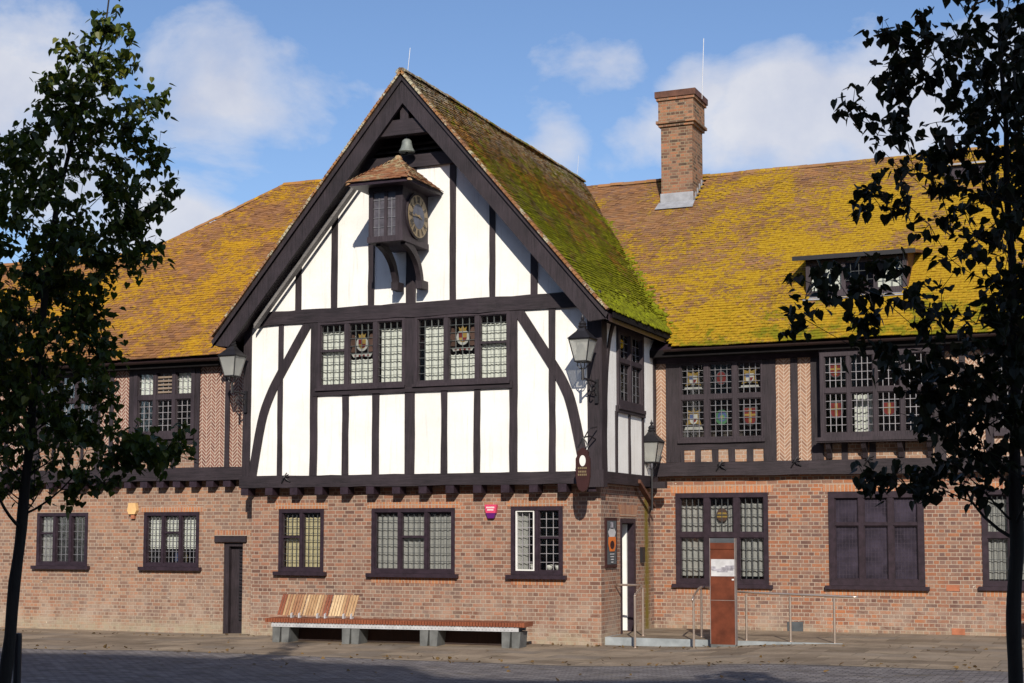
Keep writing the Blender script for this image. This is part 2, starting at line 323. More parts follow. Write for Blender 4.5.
# ------------------------------------------------------------------ mesh builder
class MB:
    def __init__(s): s.v = []; s.f = []; s.mi = []; s.cur = 0
    def face(s, pts):
        i = len(s.v); s.v += [tuple(p) for p in pts]; s.f.append(tuple(range(i, i+len(pts)))); s.mi.append(s.cur)
    def mesh(s, vs, fs):
        i = len(s.v); s.v += [tuple(p) for p in vs]
        for f in fs: s.f.append(tuple(i+k for k in f)); s.mi.append(s.cur)
    def box(s, x0,x1,y0,y1,z0,z1):
        if x0>x1: x0,x1=x1,x0
        if y0>y1: y0,y1=y1,y0
        if z0>z1: z0,z1=z1,z0
        s.mesh([(x0,y0,z0),(x1,y0,z0),(x1,y1,z0),(x0,y1,z0),(x0,y0,z1),(x1,y0,z1),(x1,y1,z1),(x0,y1,z1)],
               [(0,3,2,1),(4,5,6,7),(0,1,5,4),(1,2,6,5),(2,3,7,6),(3,0,4,7)])
    def fbox(s, fr, u0,u1,n0,n1,z0,z1):
        P = [fr(u,n,z) for z in (z0,z1) for (u,n) in ((u0,n0),(u1,n0),(u1,n1),(u0,n1))]
        s.mesh(P, [(0,3,2,1),(4,5,6,7),(0,1,5,4),(1,2,6,5),(2,3,7,6),(3,0,4,7)])
    def hewn(s, fr, u0,u1,n0,n1,z0,z1, j=.006):
        """a hand-hewn timber: box cut into lengths with slightly uneven faces"""
        lu, lz = abs(u1-u0), abs(z1-z0)
        along = 'z' if lz > lu else 'u'
        k = max(1, int(max(lu,lz)/.35)); rings = []
        for i in range(k+1):
            t = i/k; a,b,c,d = [rnd.uniform(-j,j) for _ in range(4)]
            if along == 'z':
                z = z0+(z1-z0)*t
                rings.append([fr(u0+a,n0,z), fr(u1+b,n0,z), fr(u1+b,n1+c,z), fr(u0+a,n1+c,z)])
            else:
                u = u0+(u1-u0)*t
                rings.append([fr(u,n0,z0+a), fr(u,n0,z1+b), fr(u,n1+c,z1+b), fr(u,n1+c,z0+a)])
        vs = [p for r in rings for p in r]; fs = [(0,1,2,3), tuple(4*k+q for q in (3,2,1,0))]
        for i in range(k):
            for q in range(4): fs.append((4*i+q, 4*i+(q+1)%4, 4*i+4+(q+1)%4, 4*i+4+q))
        s.mesh(vs, fs)
    def prism(s, poly, d):
        """poly: list of 3d points, d: extrusion vector"""
        n = len(poly); a = [Vector(p) for p in poly]; d = Vector(d); vs = a + [p+d for p in a]
        fs = [tuple(range(n)), tuple(range(2*n-1, n-1, -1))] + [(i,(i+1)%n,n+(i+1)%n,n+i) for i in range(n)]
        s.mesh(vs, fs)
    def tube(s, pts, r, n=8, cap=True):
        pts = [Vector(p) for p in pts]
        rs = r if isinstance(r, (list, tuple)) else [r]*len(pts)
        i0 = len(s.v); ref = None
        for i, p in enumerate(pts):
            d = (pts[min(i+1,len(pts)-1)]-pts[max(i-1,0)])
            d = d.normalized() if d.length > 1e-9 else Vector((0,0,1))
            if ref is None: ref = Vector((1,0,0)) if abs(d.x)<.9 else Vector((0,1,0))
            a = d.cross(ref).normalized(); b = d.cross(a).normalized(); ref = -b if False else ref
            for k in range(n):
                th = 2*pi*k/n; s.v.append(tuple(p + (a*cos(th)+b*sin(th))*rs[i]))
        for i in range(len(pts)-1):
            for k in range(n):
                s.f.append((i0+i*n+k, i0+i*n+(k+1)%n, i0+(i+1)*n+(k+1)%n, i0+(i+1)*n+k)); s.mi.append(s.cur)
        if cap:
            s.f.append(tuple(i0+k for k in range(n))); s.mi.append(s.cur)
            s.f.append(tuple(i0+(len(pts)-1)*n+k for k in reversed(range(n)))); s.mi.append(s.cur)
    def lathe(s, c, prof, n=16, axis=(0,0,1), cap=True):
        ax = Vector(axis).normalized(); ref = Vector((1,0,0)) if abs(ax.x)<.9 else Vector((0,1,0))
        a = ax.cross(ref).normalized(); b = ax.cross(a); c = Vector(c); i0 = len(s.v)
        for (r,h) in prof:
            for k in range(n):
                th = 2*pi*k/n; s.v.append(tuple(c+ax*h+(a*cos(th)+b*sin(th))*r))
        for i in range(len(prof)-1):
            for k in range(n):
                s.f.append((i0+i*n+k, i0+i*n+(k+1)%n, i0+(i+1)*n+(k+1)%n, i0+(i+1)*n+k)); s.mi.append(s.cur)
        if cap:
            s.f.append(tuple(i0+k for k in range(n))); s.mi.append(s.cur)
            s.f.append(tuple(i0+(len(prof)-1)*n+k for k in reversed(range(n)))); s.mi.append(s.cur)
    def build(s, name, mat, parent=None, smooth=False, recalc=True, loc=None, uv=True):
        me = bpy.data.meshes.new(name); me.from_pydata(s.v, [], s.f)
        mats = mat if isinstance(mat, (list, tuple)) else [mat]
        for m in mats: me.materials.append(M[m])
        me.polygons.foreach_set('material_index', s.mi)
        if recalc:
            bm = bmesh.new(); bm.from_mesh(me); bmesh.ops.recalc_face_normals(bm, faces=bm.faces); bm.to_mesh(me); bm.free()
        if smooth: me.polygons.foreach_set('use_smooth', [True]*len(me.polygons))
        if uv:
            ul = me.uv_layers.new(name='UVMap'); data = ul.data; vs = me.vertices
            for p in me.polygons:
                nx, ny, nz = abs(p.normal.x), abs(p.normal.y), abs(p.normal.z)
                for li in p.loop_indices:
                    co = vs[me.loops[li].vertex_index].co
                    if nz > nx and nz > ny: data[li].uv = (co.x, co.y)
                    elif nx > ny: data[li].uv = (co.y, co.z)
                    else: data[li].uv = (co.x, co.z)
        me.update()
        o = bpy.data.objects.new(name, me); COL.objects.link(o)
        if parent: o.parent = parent
        if loc: o.location = loc
        return o

def thing(name, label, cat, loc=(0,0,0), rz=0, group=None):
    o = bpy.data.objects.new(name, None); COL.objects.link(o); o.empty_display_size = .3
    o.location = loc; o.rotation_euler = (0,0,rz); o['label'] = label; o['category'] = cat
    if group: o['group'] = group
    return o
def tag(o, label, cat, group=None):
    o['label'] = label; o['category'] = cat
    if group: o['group'] = group
    return o
def copy_tree(o, parent=None):
    kids = [c for c in COL.objects if c.parent == o]
    c = o.copy(); COL.objects.link(c)
    if parent: c.parent = parent
    for k in kids: copy_tree(k, c)
    return c
def lab(o, text): o['label'] = text; return o

def front(y):           # frame of a wall facing the square: u = x, n = towards the square
    return lambda u,n,z: (u, y-n, z)
def side(x):            # frame of the flank wall facing +x: u = y, n = +x
    return lambda u,n,z: (x+n, u, z)

# ------------------------------------------------------------------ ground
def gz(x, y):
    t = min(1, max(0, (x-.8)/3.8)); h = .15*t*t*(3-2*t)
    if x < -7: h -= .05*min(1, (-7-x)/2)
    return h
def ground_sheet(name, mat, x0,x1,y0,y1, dz, nx, ny):
    b = MB(); vs = []; fs = []
    for j in range(ny+1):
        for i in range(nx+1):
            x = x0+(x1-x0)*i/nx; y = y0+(y1-y0)*j/ny
            vs.append((x,y,gz(x,y)+dz+.006*noise.noise(Vector((x*.7,y*.7,0)))))
    for j in range(ny):
        for i in range(nx):
            a = j*(nx+1)+i; fs.append((a,a+1,a+nx+2,a+nx+1))
    b.mesh(vs, fs); o = b.build(name, mat, recalc=False); o['kind'] = 'structure'; return o
g = MB(); g.face([(-600,-600,-.12),(600,-600,-.12),(600,600,-.12),(-600,600,-.12)])
go = g.build('ground', 'ground', recalc=False); go['kind'] = 'structure'
ground_sheet('square', 'setts', -34, 34, -31.5, -4.0, 0.0, 68, 55)
ground_sheet('pavement', 'paving', -34, 34, -4.1, 5.0, .004, 68, 18)

# ------------------------------------------------------------------ the guildhall
G = thing('timber_framed_building', 'long half-timbered hall with white gable, red brick ground floor and lichen covered tiled roofs', 'building')

def wall(name, mat, fr, u0,u1,z0,z1, holes, thick=.28, parent=G):
    us = sorted({u0,u1,*[h[0] for h in holes],*[h[1] for h in holes]}); us = [u for u in us if u0<=u<=u1]
    zs = sorted({z0,z1,*[h[2] for h in holes],*[h[3] for h in holes]}); zs = [z for z in zs if z0<=z<=z1]
    def solid(i,j):
        if i<0 or j<0 or i>=len(us)-1 or j>=len(zs)-1: return False
        uc, zc = (us[i]+us[i+1])/2, (zs[j]+zs[j+1])/2
        return not any(h[0]<uc<h[1] and h[2]<zc<h[3] for h in holes)
    b = MB()
    for i in range(len(us)-1):
        for j in range(len(zs)-1):
            if not solid(i,j): continue
            a,c,d,e = us[i],us[i+1],zs[j],zs[j+1]
            for n in (0,-thick): b.face([fr(a,n,d),fr(c,n,d),fr(c,n,e),fr(a,n,e)])
            if not solid(i-1,j): b.face([fr(a,0,d),fr(a,-thick,d),fr(a,-thick,e),fr(a,0,e)])
            if not solid(i+1,j): b.face([fr(c,0,d),fr(c,-thick,d),fr(c,-thick,e),fr(c,0,e)])
            if not solid(i,j-1): b.face([fr(a,0,d),fr(c,0,d),fr(c,-thick,d),fr(a,-thick,d)])
            if not solid(i,j+1): b.face([fr(a,0,e),fr(c,0,e),fr(c,-thick,e),fr(a,-thick,e)])
    bm_o = b.build(name, mat, parent, recalc=False)
    me = bm_o.data; bm = bmesh.new(); bm.from_mesh(me)
    bmesh.ops.remove_doubles(bm, verts=bm.verts, dist=1e-5); bmesh.ops.recalc_face_normals(bm, faces=bm.faces); bm.to_mesh(me); bm.free()
    ul = me.uv_layers[0].data
    for p in me.polygons:
        for li in p.loop_indices:
            co = me.vertices[me.loops[li].vertex_index].co
            nx, ny, nz = [abs(q) for q in p.normal]
            ul[li].uv = (co.x, co.y) if nz>nx and nz>ny else ((co.y, co.z) if nx>ny else (co.x, co.z))
    return bm_o

def shield_poly(cx, cz, w, h, n=8):
    P = [(cx-w/2,cz+h/2),(cx+w/2,cz+h/2),(cx+w/2,cz)]
    P += [(cx+w/2*cos(t), cz-h/2*sin(t)) for t in [pi/2*k/n for k in range(1,n)]]
    P += [(cx,cz-h/2)]
    P += [(cx-w/2*cos(t), cz-h/2*sin(t)) for t in [pi/2*k/n for k in range(n-1,0,-1)]]
    P += [(cx-w/2,cz)]
    return P
def disc_poly(cx, cz, rx, rz=None, n=16):
    rz = rz or rx
    return [(cx+rx*cos(2*pi*k/n), cz+rz*sin(2*pi*k/n)) for k in range(n)]

def badge(kind, fr, u, z, w, h, parent, n0):
    """heraldic glass set in a light: thin coloured pieces"""
    mats = ['sg_red','sg_gold','sg_green','sg_blue','sg_white','sg_brown','lead_dark']
    b = MB(); lv = [0]
    def piece(poly, mi):
        b.cur = mi; n = n0+.002+.0015*lv[0]; lv[0] += 1
        P = [fr(p,n,q) for p,q in poly]; b.prism(P, Vector(fr(0,.0012,0))-Vector(fr(0,0,0)))
    if kind == 'royal':
        for s_, c_ in ((-1,5),(1,5)):
            piece([(u+s_*w*.22,z-h*.22),(u+s_*w*.30,z+h*.02),(u+s_*w*.24,z+h*.18),(u+s_*w*.32,z+h*.38),(u+s_*w*.42,z+h*.40),(u+s_*w*.44,z+h*.22),(u+s_*w*.48,z+h*.05),(u+s_*w*.40,z-h*.05),(u+s_*w*.46,z-h*.22),(u+s_*w*.34,z-h*.24)], c_)
        piece(disc_poly(u, z+h*.06, w*.24, h*.27), 4)
        piece(shield_poly(u, z+h*.05, w*.30, h*.34), 1)
        piece([(u-w*.15,z+h*.05),(u,z+h*.05),(u,z+h*.22),(u-w*.15,z+h*.22)], 0)
        piece([(u,z-h*.10),(u+w*.12,z-h*.06),(u+w*.15,z+h*.05),(u,z+h*.05)], 0)
        piece([(u-w*.12,z+h*.27),(u+w*.12,z+h*.27),(u+w*.15,z+h*.42),(u+w*.07,z+h*.36),(u,z+h*.46),(u-w*.07,z+h*.36),(u-w*.15,z+h*.42)], 1)
        piece([(u-w*.42,z-h*.30),(u+w*.42,z-h*.30),(u+w*.34,z-h*.42),(u,z-h*.38),(u-w*.34,z-h*.42)], 4)
        for k in range(4): piece([(u-w*.3+k*w*.17,z-h*.39),(u-w*.22+k*w*.17,z-h*.39),(u-w*.22+k*w*.17,z-h*.33),(u-w*.3+k*w*.17,z-h*.33)], 0)
    elif kind == 'shield':
        piece(shield_poly(u, z, w*.62, h*.9), 6); piece(shield_poly(u, z, w*.52, h*.8), 0)
        piece([(u-w*.06,z-h*.3),(u+w*.06,z-h*.3),(u+w*.06,z+h*.38),(u-w*.06,z+h*.38)], 1)
        piece([(u-w*.24,z+h*.02),(u+w*.24,z+h*.02),(u+w*.24,z+h*.12),(u-w*.24,z+h*.12)], 1)
    elif kind == 'crest':
        piece([(u-w*.34,z-h*.3),(u-w*.2,z+h*.1),(u-w*.3,z+h*.34),(u-w*.06,z+h*.25),(u,z+h*.5),(u+w*.06,z+h*.25),(u+w*.3,z+h*.34),(u+w*.2,z+h*.1),(u+w*.34,z-h*.3),(u,z-h*.2)], 1)
        piece(shield_poly(u, z-h*.05, w*.34, h*.4), 4); piece([(u-w*.17,z-h*.02),(u,z-h*.02),(u,z+h*.14),(u-w*.17,z+h*.14)], 3)
        piece([(u,z-h*.2),(u+w*.1,z-h*.14),(u+w*.15,z-h*.02),(u,z-h*.02)], 0)
        piece([(u-w*.4,z-h*.48),(u+w*.4,z-h*.48),(u+w*.36,z-h*.36),(u-w*.36,z-h*.36)], 4)
    elif kind == 'green':
        piece(disc_poly(u, z, w*.28, w*.32), 2); piece(disc_poly(u+w*.02, z+w*.03, w*.19, w*.22), 3); piece(disc_poly(u+w*.03, z-w*.01, w*.11, w*.12), 2); piece(disc_poly(u, z+w*.02, w*.05), 1)
    elif kind == 'disc':
        piece(disc_poly(u, z, w*.24, w*.30), 6); piece(disc_poly(u, z, w*.20, w*.26), 0); piece(shield_poly(u, z, w*.16, w*.24), 5)
    elif kind == 'globe':
        piece(disc_poly(u, z, w*.24, w*.27), 5); piece([(u-w*.2,z+w*.03),(u+w*.2,z+w*.03),(u+w*.16,z+w*.10),(u-w*.16,z+w*.10)], 1)
        piece([(u-w*.2,z-w*.1),(u+w*.2,z-w*.1),(u+w*.22,z-w*.03),(u-w*.22,z-w*.03)], 1)
    return b.build('stained_glass', mats, parent)

def window(fr, u0,u1,z0,z1, nu, rows, mat='timber_frame', fw=.075, mw=.07, lead='lead', lu=4, lz=.17, sill=.10, bars=(), proud=.02, depth=.10, badges=(), sillw=.08, transw=.055, whiteframe=None, lab_=None, pane_mat='glass', lw=.010, silldrop=.075):
    """rows: list of z splits between z0 and z1 (transoms); bars: (col, z) extra glazing bars"""
    b = MB()
    b.fbox(fr, u0,u0+fw, -depth,proud, z0,z1); b.fbox(fr, u1-fw,u1, -depth,proud, z0,z1)
    b.fbox(fr, u0+fw,u1-fw, -depth,proud, z1-fw,z1); b.fbox(fr, u0+fw,u1-fw, -depth,proud, z0,z0+fw)
    iu0,iu1,iz0,iz1 = u0+fw,u1-fw,z0+fw,z1-fw
    cw = (iu1-iu0-(nu-1)*mw)/nu
    cols = [(iu0+k*(cw+mw), iu0+k*(cw+mw)+cw) for k in range(nu)]
    for k in range(nu-1): b.fbox(fr, cols[k][1],cols[k+1][0], -depth,proud-.006, iz0,iz1)
    zz = [iz0]
    for r in rows: zz += [r-transw/2, r+transw/2]
    zz.append(iz1); cells = [(zz[2*i],zz[2*i+1]) for i in range(len(rows)+1)]
    for r in rows:
        for (a,c) in cols: b.fbox(fr, a,c, -depth,proud-.01, r-transw/2,r+transw/2)
    for (k,z) in bars: b.fbox(fr, cols[k][0],cols[k][1], -depth*.8,-.005, z-.022,z+.022)
    # slim casement fillets inside every light
    for (a,c) in cols:
        for (d,e) in cells:
            for q in ((a,a+.018,d,e),(c-.018,c,d,e),(a+.018,c-.018,d,d+.018),(a+.018,c-.018,e-.018,e)):
                b.fbox(fr, q[0],q[1], -depth*.75,-.012, q[2],q[3])
    w = b.build('window', mat, G)
    if lab_: w['label'] = lab_
    if sill:
        sb = MB(); sb.fbox(fr, u0-sillw,u1+sillw, -.05,sill, z0-silldrop,z0-.003); sb.build('sill', mat, w)
    lb = MB(); np_ = -depth*.55
    for (a,c) in cols:
        for (d,e) in cells:
            pb = MB(); k = 5
            pb.fbox(fr, a,c, np_-.004,np_, d,e); pb.build('pane', pane_mat, w)
            for i in range(1,lu):
                u = a+(c-a)*i/lu; lb.fbox(fr, u-lw/2,u+lw/2, np_-.008,np_+(.022 if badges else .006), d,e)
            m = max(1, round((e-d)/lz))
            for i in range(1,m):
                z = d+(e-d)*i/m; lb.fbox(fr, a,c, np_-.007,np_+(.021 if badges else .005), z-lw/2,z+lw/2)
    lb.build('leading', lead, w)
    if whiteframe is not None:
        a,c = cols[whiteframe]; d,e = cells[0]; wb = MB()
        for q in ((a+.018,a+.042,d,e),(c-.042,c-.018,d,e),(a+.042,c-.042,d,d+.024),(a+.042,c-.042,e-.024,e)): wb.fbox(fr, q[0],q[1], -.05,.004, q[2],q[3])
        wb.build('casement', 'white', w)
    for (k,r,kind,hh) in badges:
        a,c = cols[k]; d,e = cells[r]
        zc = hh[0] if isinstance(hh, tuple) else (d+e)/2+.02
        h_ = hh[1] if isinstance(hh, tuple) else hh
        badge(kind, fr, (a+c)/2, zc, c-a, h_, w, np_-.004)
    w['cols'] = 0; del w['cols']
    return w, cols, cells

def curtain(fr, u0,u1,z0,z1, n=-.13, mat='curtain', label='', fold=.02, per=.11, group=None, scallop=.02):
    b = MB(); k = max(8, int((u1-u0)/.018)); vs = []; fs = []; m = 4
    for j in range(m+1):
        for i in range(k+1):
            u = u0+(u1-u0)*i/k; t = j/m
            z = z0+(z1-z0)*t - (scallop*abs(sin(pi*(u-u0)/per)) if j==m else 0)
            vs.append(fr(u, n+fold*sin(2*pi*(u-u0)/per)*(1-.3*t), z))
    for j in range(m):
        for i in range(k): a=j*(k+1)+i; fs.append((a,a+1,a+k+2,a+k+1))
    b.mesh(vs, fs); o = b.build('curtain', mat, smooth=True, recalc=False); tag(o, label, 'curtain', group); return o

# ---- ground-floor walls
FL, FC, FR, FK = front(.5), front(0), front(3.2), side(0)
w1=(-13.46,-12.07,1.34,2.50); w2=(-10.58,-9.17,1.34,2.50); ldoor=(-8.55,-8.08,-.06,1.86)
w3=(-6.9,-5.86,1.29,2.54); w4=(-4.78,-2.97,1.28,2.54); w5=(-1.8,-.75,1.28,2.56)
r1=(.47,2.37,1.04,2.86); r2=(3.56,5.37,1.05,2.86); r3=(6.42,7.95,1.07,2.87)
fd=(1.09,1.99,.15,2.34)
wL=wall('brick_wall','brick_l',FL,-20,-7.55,-.15,3.2,[w1,w2,ldoor]); lab(wL,'pale red brick ground floor wall left of the gable')
wC=wall('brick_wall','brick_c',FC,-7.55,0,-.15,3.15,[w3,w4,w5]); lab(wC,'red brick ground floor wall under the white gable')
wR=wall('brick_wall','brick_r',FR,0,12,-.15,3.24,[r1,r2,r3]); lab(wR,'orange red brick ground floor wall of the right wing')
wF=wall('brick_wall','brick_f',FK,.285,3.2,-.15,3.15,[fd],thick=.28); lab(wF,'narrow brick flank wall with the open door')
# return of the gable block towards the left wing
b=MB(); b.box(-7.55,-7.27,.285,.9,-.15,3.15); b.build('brick_wall','brick_c',G)
# rear and end walls, floors: the hall is a closed building
b=MB(); b.box(-20,12,15,15.3,-.15,5.7); b.box(-20.3,-20,.5,15.3,-.15,5.7); b.box(12,12.3,3.2,15.3,-.15,5.7); lab(b.build('brick_wall','brick_r',G),'plain brick rear and end walls')
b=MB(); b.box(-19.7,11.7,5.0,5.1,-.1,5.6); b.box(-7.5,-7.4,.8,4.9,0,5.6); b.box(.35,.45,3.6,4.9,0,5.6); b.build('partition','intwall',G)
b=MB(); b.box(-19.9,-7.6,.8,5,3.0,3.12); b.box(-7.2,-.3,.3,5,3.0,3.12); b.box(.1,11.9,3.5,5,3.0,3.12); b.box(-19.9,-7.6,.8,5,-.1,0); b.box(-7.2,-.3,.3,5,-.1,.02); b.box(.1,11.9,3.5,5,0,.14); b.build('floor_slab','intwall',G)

# soldier courses and sill bricks
def arch(fr, u0,u1,z, h=.115, name='brick_arch', ext=.1):
    b=MB(); b.fbox(fr,u0-ext,u1+ext,-.02,.006,z,z+h); b.build(name,'soldier',G)
for fr,h in ((FL,w2),(FC,w3),(FC,w4),(FC,w5),(FR,r1),(FR,r2),(FR,r3)): arch(fr,h[0],h[1],h[3]+.004,.12 if fr is not FR else .16)
for fr,h in ((FC,w4),(FC,w5),(FR,r1),(FR,r2),(FR,r3)): arch(fr,h[0],h[1],h[2]-.19,.11,'brick_sill',.0)
arch(FL,-8.68,-8.0,2.0,.11)
b=MB(); b.prism([FK(1.10,.0,2.38),FK(2.02,.0,2.38),FK(2.16,.0,2.60),FK(.96,.0,2.60)],(.012,0,0)); b.build('brick_arch','soldier',G)

# ---- windows, ground floor
window(FL,*w1,3,[],bars=[(0,2.05)],lu=3,lz=.16,lab_='small three-light leaded window behind the left tree')
window(FL,*w2,3,[],bars=[(1,2.07)],lu=4,lz=.12,lead='lead',lab_='three-light leaded window with half blind, left of the narrow door')
window(FC,*w3,2,[],bars=[(0,1.98)],lu=4,lz=.135,lead='lead_dark',lab_='two-light leaded window with cream blind above the slatted seats')
window(FC,*w4,3,[],bars=[(1,1.99)],lu=4,lz=.165,lead='lead_dark',lab_='three-light leaded window with grey net curtain')
window(FC,*w5,2,[],bars=[(1,1.98)],lu=3,lz=.165,lead='lead_pale',whiteframe=0,lab_='two-light window with one white casement, next to the building corner')
window(FR,*r1,3,[2.02],lu=4,lz=.20,lead='lead_dark',mat='timber_frame',fw=.09,mw=.11,transw=.10,sill=.07,badges=[(1,1,'globe',(2.42,.3))],lab_='large six-light leaded window behind the rusty pillar')
window(FR,*r3,3,[2.02],lu=4,lz=.20,lead='lead_dark',fw=.09,mw=.1,transw=.10,sill=.07,lab_='large leaded window partly hidden by the right tree trunk')
M['mesh_panel']=simple('purple_mesh_panel',(.032,.026,.040),.3,.5,var=.6,scale=3); M['mesh_line']=simple('mesh_line',(.05,.04,.055),.4)
M['shutter_glass']=glass_mat('dark_film_glass',(.05,.04,.06),.6,.05)
w_,c_,cc=window(FR,*r2,3,[2.23],lu=7,lz=.09,lead='mesh_line',fw=.12,mw=.10,transw=.05,sill=.09,pane_mat='mesh_panel',lw=.008,lab_='large three-light window dark behind mesh shutters')
# curtains
curtain(FL,-10.5,-9.25,1.72,2.42,mat='curtain',label='white half net hanging in the window left of the narrow door',fold=.006)
curtain(FL,-13.40,-13.05,1.42,2.44,mat='curtain_grey',label='pale drape at the left side of the leftmost ground floor window')
curtain(FC,-6.8,-5.95,1.33,2.38,mat='curtain_cream',label='cream pleated blind in the two-light window above the bench',fold=.008)
curtain(FC,-4.70,-3.05,1.33,2.42,mat='curtain_grey',label='grey white net curtain in the three-light ground floor window',fold=.015)
curtain(FC,-1.72,-1.50,1.36,2.5,mat='curtain_grey',label='narrow pale curtain behind the white casement')
curtain(FR,.56,1.03,1.2,2.62,mat='curtain_grey',label='left grey net curtain behind the rusty pillar window')
curtain(FR,1.13,1.70,1.2,2.62,mat='curtain_grey',label='middle grey net curtain behind the rusty pillar window')
curtain(FR,1.80,2.28,1.2,2.66,mat='curtain_grey',label='right grey net curtain behind the rusty pillar window')
curtain(FR,6.5,7.85,1.2,2.7,mat='curtain_grey',label='pale net curtain in the window behind the right tree')
# things on window sills inside
def pot(x,y,z,r,h,mat,label):
    b=MB(); b.lathe((x,y,z),[(r*.7,0),(r,h*.7),(r*.95,h),(r*.6,h*.98)],12); tag(b.build('mug',mat,smooth=True),label,'mug')
pot(-1.44,.20,1.37,.055,.11,'white','white mug on the sill behind the white casement')
pot(-1.10,.20,1.37,.07,.10,'white','larger white bowl on the sill of the dark casement')
pot(-.93,.20,1.37,.06,.10,'white','small white cup on the sill of the dark casement')
b=MB(); b.box(-9.98,-9.90,.78,.86,1.45,1.68); tag(b.build('book','sg_blue'),'blue book standing in the window left of the narrow door','book')
b=MB(); b.box(-9.88,-9.81,.78,.86,1.45,1.68); tag(b.build('book','curtain'),'white book standing between the blue and yellow ones','book')
b=MB(); b.box(-9.79,-9.70,.78,.86,1.45,1.70); tag(b.build('book','sg_gold'),'yellow book standing in the window left of the narrow door','book')

# ---- doors
b=MB(); b.box(-8.75,-7.98,.44,.5,1.87,2.0); b.build('lintel','timber_h',G)
d=MB(); d.box(-8.43,-7.56,.62,.67,-.03,1.78); dd=d.build('door','timber',G); lab(dd,'narrow dark plank door in the left wing')
d=MB(); d.box(-8.55,-8.43,.52,.68,-.04,1.86); d.box(-8.43,-7.56,.52,.68,1.78,1.86)
d.build('door_frame','timber',dd)
d=MB()
for k in range(20): d.box(-8.22,-8.09,.585,.62,.25+k*.075,.29+k*.075)
d.build('grille','black',dd)
d=MB(); d.fbox(FK,1.09,1.17,-.12,.015,.15,2.34); d.fbox(FK,1.88,1.99,-.12,.015,.15,2.34); d.fbox(FK,1.17,1.88,-.12,.015,2.25,2.34)
fdr=d.build('door_frame','timber_frame',G)
d=MB(); d.prism([(-.12,1.87,.17),(-.80,1.72,.17),(-.80,1.67,.17),(-.12,1.82,.17)],(0,0,2.06)); dr=d.build('door','white',G); lab(dr,'white inner door standing open in the flank doorway')
d=MB(); d.tube([(-.55,1.76,1.1),(-.55,1.68,1.1),(-.45,1.68,1.1)],.012); d.build('handle','steel',dr)

# ---- upper storey, left wing (timber face y=.3)
FU=front(.30); FUw=front(.325)
u0=(-13.3,-11.8,4.16,5.56); u1=(-10.76,-9.20,4.12,5.57)
lab(wall('infill_wall','herr_l',FUw,-20,-7.5,3.2,5.8,[u0,u1],thick=.2),'herringbone brick infill of the left wing')
def T(name, fr, a,c,z0,z1, n=.0, back=-.06, mat=None, j=.006):
    b=MB(); b.hewn(fr,a,c,back,n,z0,z1,j)
    return b.build(name, mat or ('timber' if abs(z1-z0)>abs(c-a) else 'timber_h'), G)
T('jetty_beam',FU,-20,-7.62,3.16,3.43,.03,-.3)
T('wall_plate',FU,-20,-7.62,5.58,5.8,.02,-.1,'timber_frame')  # near-black plate, eave shade put into its colour
for a,c in ((-19.2,-19.0),(-18.2,-18.08),(-17.1,-16.98),(-16.1,-15.9),(-15.1,-14.98),(-14.3,-14.18),(-13.46,-13.30),(-11.80,-11.66),(-11.42,-11.31),(-10.9,-10.76),(-9.20,-9.08),(-8.44,-8.33)):
    T('post',FU,a,c,3.43,5.58)
for a,c in ((-13.30,-11.80),(-10.76,-9.20)): T('rail',FU,a,c,3.93,4.03,.0)
for a,c in ((-12.95,-12.85),(-12.55,-12.45),(-12.17,-12.09),(-10.25,-10.15),(-9.80,-9.67)): T('stud',FU,a,c,3.43,3.93)
for a,c in ((-13.3,-12.95),(-12.85,-12.55),(-12.45,-12.17),(-12.09,-11.8),(-10.76,-10.25),(-10.15,-9.8),(-9.67,-9.2)):
    b=MB(); b.fbox(FU,a,c,-.04,-.02,3.43,3.93); b.build('brick_panel','brick_l',G)
window(FU,*u0,3,[4.95],mat='frame_purple',lu=3,lz=.15,lead='lead_pale',fw=.07,mw=.08,transw=.09,sill=.05,sillw=.02,lab_='upper leaded window behind the left tree')
_,cols,cells=window(FU,*u1,3,[4.95],mat='frame_purple',lu=3,lz=.15,lead='lead_pale',fw=.09,mw=.09,transw=.10,sill=.06,sillw=.0,lab_='upper six-light window with a wooden vent, right of the left tree')
b=MB()
for k in range(5): b.fbox(FU,cols[1][0],cols[1][1],-.05,-.02,cells[1][0]+.04+k*.08,cells[1][0]+.08+k*.08)
lab(b.build('louvre','louvre_wood',G),'pale slatted vent in the upper left window')
curtain(FU,cols[0][0],cols[0][1],5.0,5.5,n=-.12,label='small white curtain in the upper window left of the slatted vent')
curtain(FU,cols[2][0],cols[2][1],5.0,5.5,n=-.12,label='small white curtain in the upper window right of the slatted vent')
for k in range(22):
    x=-7.95-k*.42; b=MB(); b.fbox(FU,x-.09,x+.09,-.25,.0,3.02,3.16); 
    b.build('joist','timber_frame',G)
# ---- gable, upper storey (timber face y=-.25)
FG=front(-.25); FP=front(-.222)
AX,AZ=-3.80,11.02; SL=1.172           # apex of the gable planes
